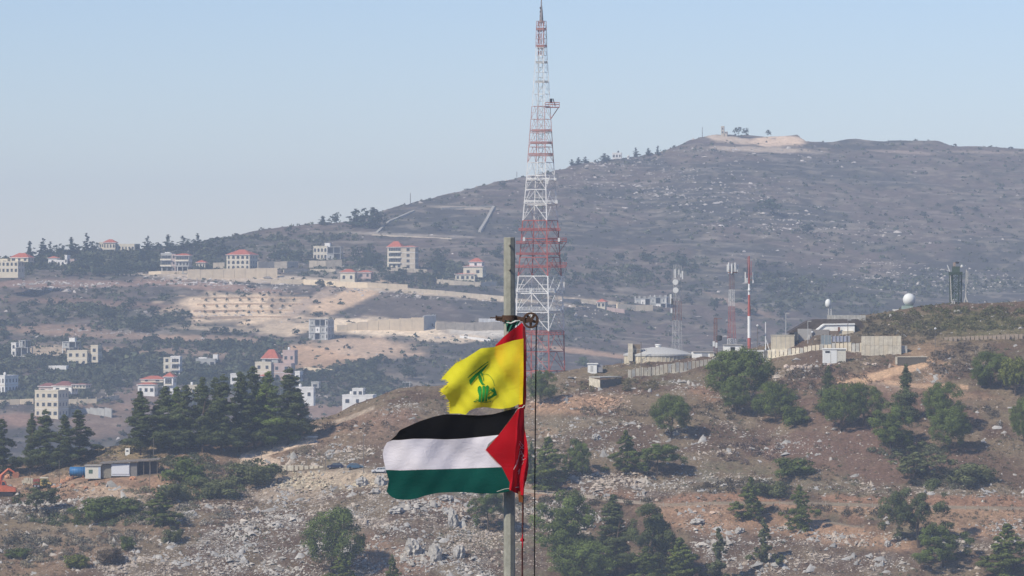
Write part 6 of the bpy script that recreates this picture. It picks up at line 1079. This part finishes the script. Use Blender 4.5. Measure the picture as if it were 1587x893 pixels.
MB().tube([(-13*s, 0, Rr+.5), (-12.2*s, 0, Rr+.5), (12.2*s, 0, Rr+.5), (13*s, 0, Rr+.5)], [Rr*.7, Rr, Rr, Rr*.7], 24).build('tank_body', mat('tank_blue', (.025, .14, .33), rough=.5, var=.15, scale=1), bk, True)
for k in range(7): MB().tube([((-11+k*3.6)*s, 0, Rr+.5), ((-10.2+k*3.6)*s, 0, Rr+.5)], Rr*1.035, 24).build('rib', mat('tank_blue_rib', (.03, .17, .38), rough=.5, var=.1), bk)
for x_ in (-8, 8): MB().box(x_*s-.2, x_*s+.2, -1, 1, -.2, .75).build('cradle', RUST, bk)
tr_ = thing('truck', 'yellow dump truck with dark red tipper bed facing right, left of the blue tank', 'truck', G(67, 757), 0); s = tr_.location.y/F
YEL = mat('truck_yellow', (.60, .42, .14), rough=.6, var=.25, scale=1.5); DR_ = mat('tipper_red', (.24, .06, .04), rough=.7, var=.3)
MB().prism([(a*s, b*s) for a, b in ((-4, 3), (-4, 14.5), (7, 14.8), (8.5, 9), (13, 8), (13, 3))], -1.1, 1.1).build('cab', YEL, tr_); MB().prism([(a*s, b*s) for a, b in ((-1, 9.2), (-1, 13.3), (6, 13.5), (7.4, 9.4))], -1.14, 1.14).build('cab_window', mat('truck_glass', (.10, .13, .12), rough=.2), tr_)
MB().box(-5*s, 8*s, -1.2, 1.2, 14.8*s, 16.2*s).build('roof', mat('truck_roof', (.60, .56, .44), var=.1), tr_); MB().prism([(a*s, b*s) for a, b in ((-15, 5), (-15, 13), (-5, 14), (-5, 5))], -1.25, 1.25).build('tipper_bed', DR_, tr_); MB().box(-16*s, 12*s, -.8, .8, 2.2*s, 4.5*s).build('chassis', DRK, tr_)
MB().box(9*s, 13.2*s, -1.15, 1.15, 3.2*s, 5*s).build('bumper', DRK, tr_)
for x_ in (-12, -7, 8.5):
    for y_ in (-1, 1): wheel(tr_, x_*s, y_, .55, .35)
ex = thing('excavator', 'orange tracked excavator half cut by the left side, boom folded up', 'excavator', G(8, 769), 0); s = ex.location.y/F; ORE = mat('excavator_orange', (.52, .13, .06), rough=.6, var=.25, scale=1.5)
for y_ in (-1.2, 1.2):
    MB().prism([(a*s, b*s) for a, b in ((-16, 0), (-18, 3), (-16, 6), (12, 6), (14.5, 3), (12, 0))], y_-.3, y_+.3).build('track', mat('track_dark', (.035, .03, .03), var=.3), ex)
MB().prism([(a*s, b*s) for a, b in ((-18, 7), (-18, 16), (-6, 17), (8, 15), (17, 12), (17, 7))], -1.3, 1.3).build('upper_body', ORE, ex); MB().prism([(a*s, b*s) for a, b in ((-6, 15), (-5, 24), (0, 24), (4, 15))], -1.25, .1).build('cab', ORE, ex); MB().prism([(a*s, b*s) for a, b in ((-4.5, 17), (-4, 22.5), (-.5, 22.5), (2, 17))], -1.29, .14).build('cab_window', PANE, ex)
MB().tube([(-10*s, .7, 14*s), (-6*s, .7, 32*s), (5*s, .7, 42*s)], [.42, .5, .32], 6).build('boom', ORE, ex); MB().tube([(5*s, .7, 42*s), (13*s, .7, 37*s), (15*s, .7, 33*s)], [.3, .28, .2], 6).build('arm', ORE, ex); MB().tube([(-7*s, .7, 20*s), (0, .7, 37*s)], .12, 6).build('hydraulic_ram', GAL, ex)
MB().prism([(a*s, b*s) for a, b in ((10, 34), (13, 28), (20, 28), (22, 34), (16, 37))], .1, 1.3).build('bucket', mat('bucket_rust', (.33, .14, .08), var=.3), ex)
t = thing('stone_block_pile', 'pile of pale stone blocks behind the yellow truck', 'blocks', G(42, 750)); o = t.location; s = o.y/F
for k, (a, b, w_, h_) in enumerate(((-8, 0, 8, 5), (0.5, 0, 8, 4.5), (9, 0, 7, 5), (-5, 5.1, 7, 4), (3, 4.7, 6, 4))): MB().box(a*s, (a+w_)*s, -.5, .9, b*s-.3*(b == 0), (b+h_)*s).build('block', mat('pale_block', (.52, .47, .36), var=.2), t)
for c_, r_, w_, h_, lb in ((26, 738, 8, 7, 'orange boulder above the excavator'), (12, 742, 11, 9, 'large orange boulder behind the excavator boom'), (83, 757, 7, 6, 'small orange boulder under the truck bumper'), (134, 757, 9, 5, 'low orange boulder in front of the white cabin'), (150, 753, 8, 6, 'orange boulder below the cabin door'), (206, 744, 12, 8, 'pale orange boulder in front of the dark open bay'), (97, 750, 11, 10, 'largest orange boulder between the truck and the blue tank'), (106, 745, 9, 8, 'orange boulder nearest the blue tank'), (90, 756, 8, 7, 'orange boulder nearest the truck front'), (113, 755, 8, 6, 'low orange boulder under the blue tank')):
    rock('boulder', lb, c_, r_, w_, h_, (.50, .27, .16))
t = simple('white_canopy', 'white roofed stall seen through the left pines', 'stall', 98, 113, 700, 712, G(105, 712).y, 2, mat('stall_side', (.50, .42, .28), var=.3), 'stall_body'); face(t, 96, 115, 697, 700.5, t.location.y, WH, 'canopy_roof', .5, 2.8)
t = simple('white_shack', 'tiny white shack on the dry grass above the shed', 'hut', 194, 201, 695, 706, G(197, 706).y, 1.5, WH); face(t, 195.5, 199, 698, 700, t.location.y, DK, 'window')
rub = thing('road_barrier', 'white metal barrier arm at the top of the dirt road', 'barrier', G(485, 681)); s = rub.location.y/F; MB().box(-8*s, 8*s, -.1, .1, .5, .75).build('arm', WHT, rub); MB().box(-9*s, -8*s, -.15, .15, -.3, .9).build('post', CON, rub)
rock('boulder', 'pale orange boulder beside the barrier at the top of the dirt road', 474, 682, 9, 6, (.52, .40, .3))
# ---------------------------------------------------------------- labels: tell neighbours that would read alike apart
from collections import defaultdict
bylab = defaultdict(list)
for o in bpy.data.objects:
    if o.parent is None and o.get('label') and not str(o.get('group', '')).startswith(('marker posts', 'fence posts')): bylab[o['label']].append(o)
for lb, os_ in bylab.items():
    if 1 < len(os_) < 5:
        os_.sort(key=lambda q: q.location.x/q.location.y)
        words = {2: ('left', 'right'), 3: ('left', 'middle', 'right'), 4: ('leftmost', 'second', 'third', 'rightmost')}[len(os_)]
        for w_, o in zip(words, os_): o['label'] = w_+' '+lb
# ---------------------------------------------------------------- haze
hz = MB().box(-4200, 4200, -300, 6050, -128, 150).build('haze', None); tag(hz, kind='stuff')
hm = bpy.data.materials.new('haze'); hm.use_nodes = True; n = hm.node_tree.nodes; n.remove(n['Principled BSDF'])
pv = n.new('ShaderNodeVolumePrincipled'); pv.inputs['Color'].default_value = (.66, .79, 1, 1); pv.inputs['Density'].default_value = .000145; pv.inputs['Anisotropy'].default_value = -0.15
hm.node_tree.links.new(pv.outputs[0], n['Material Output'].inputs['Volume']); hz.data.materials.append(hm)
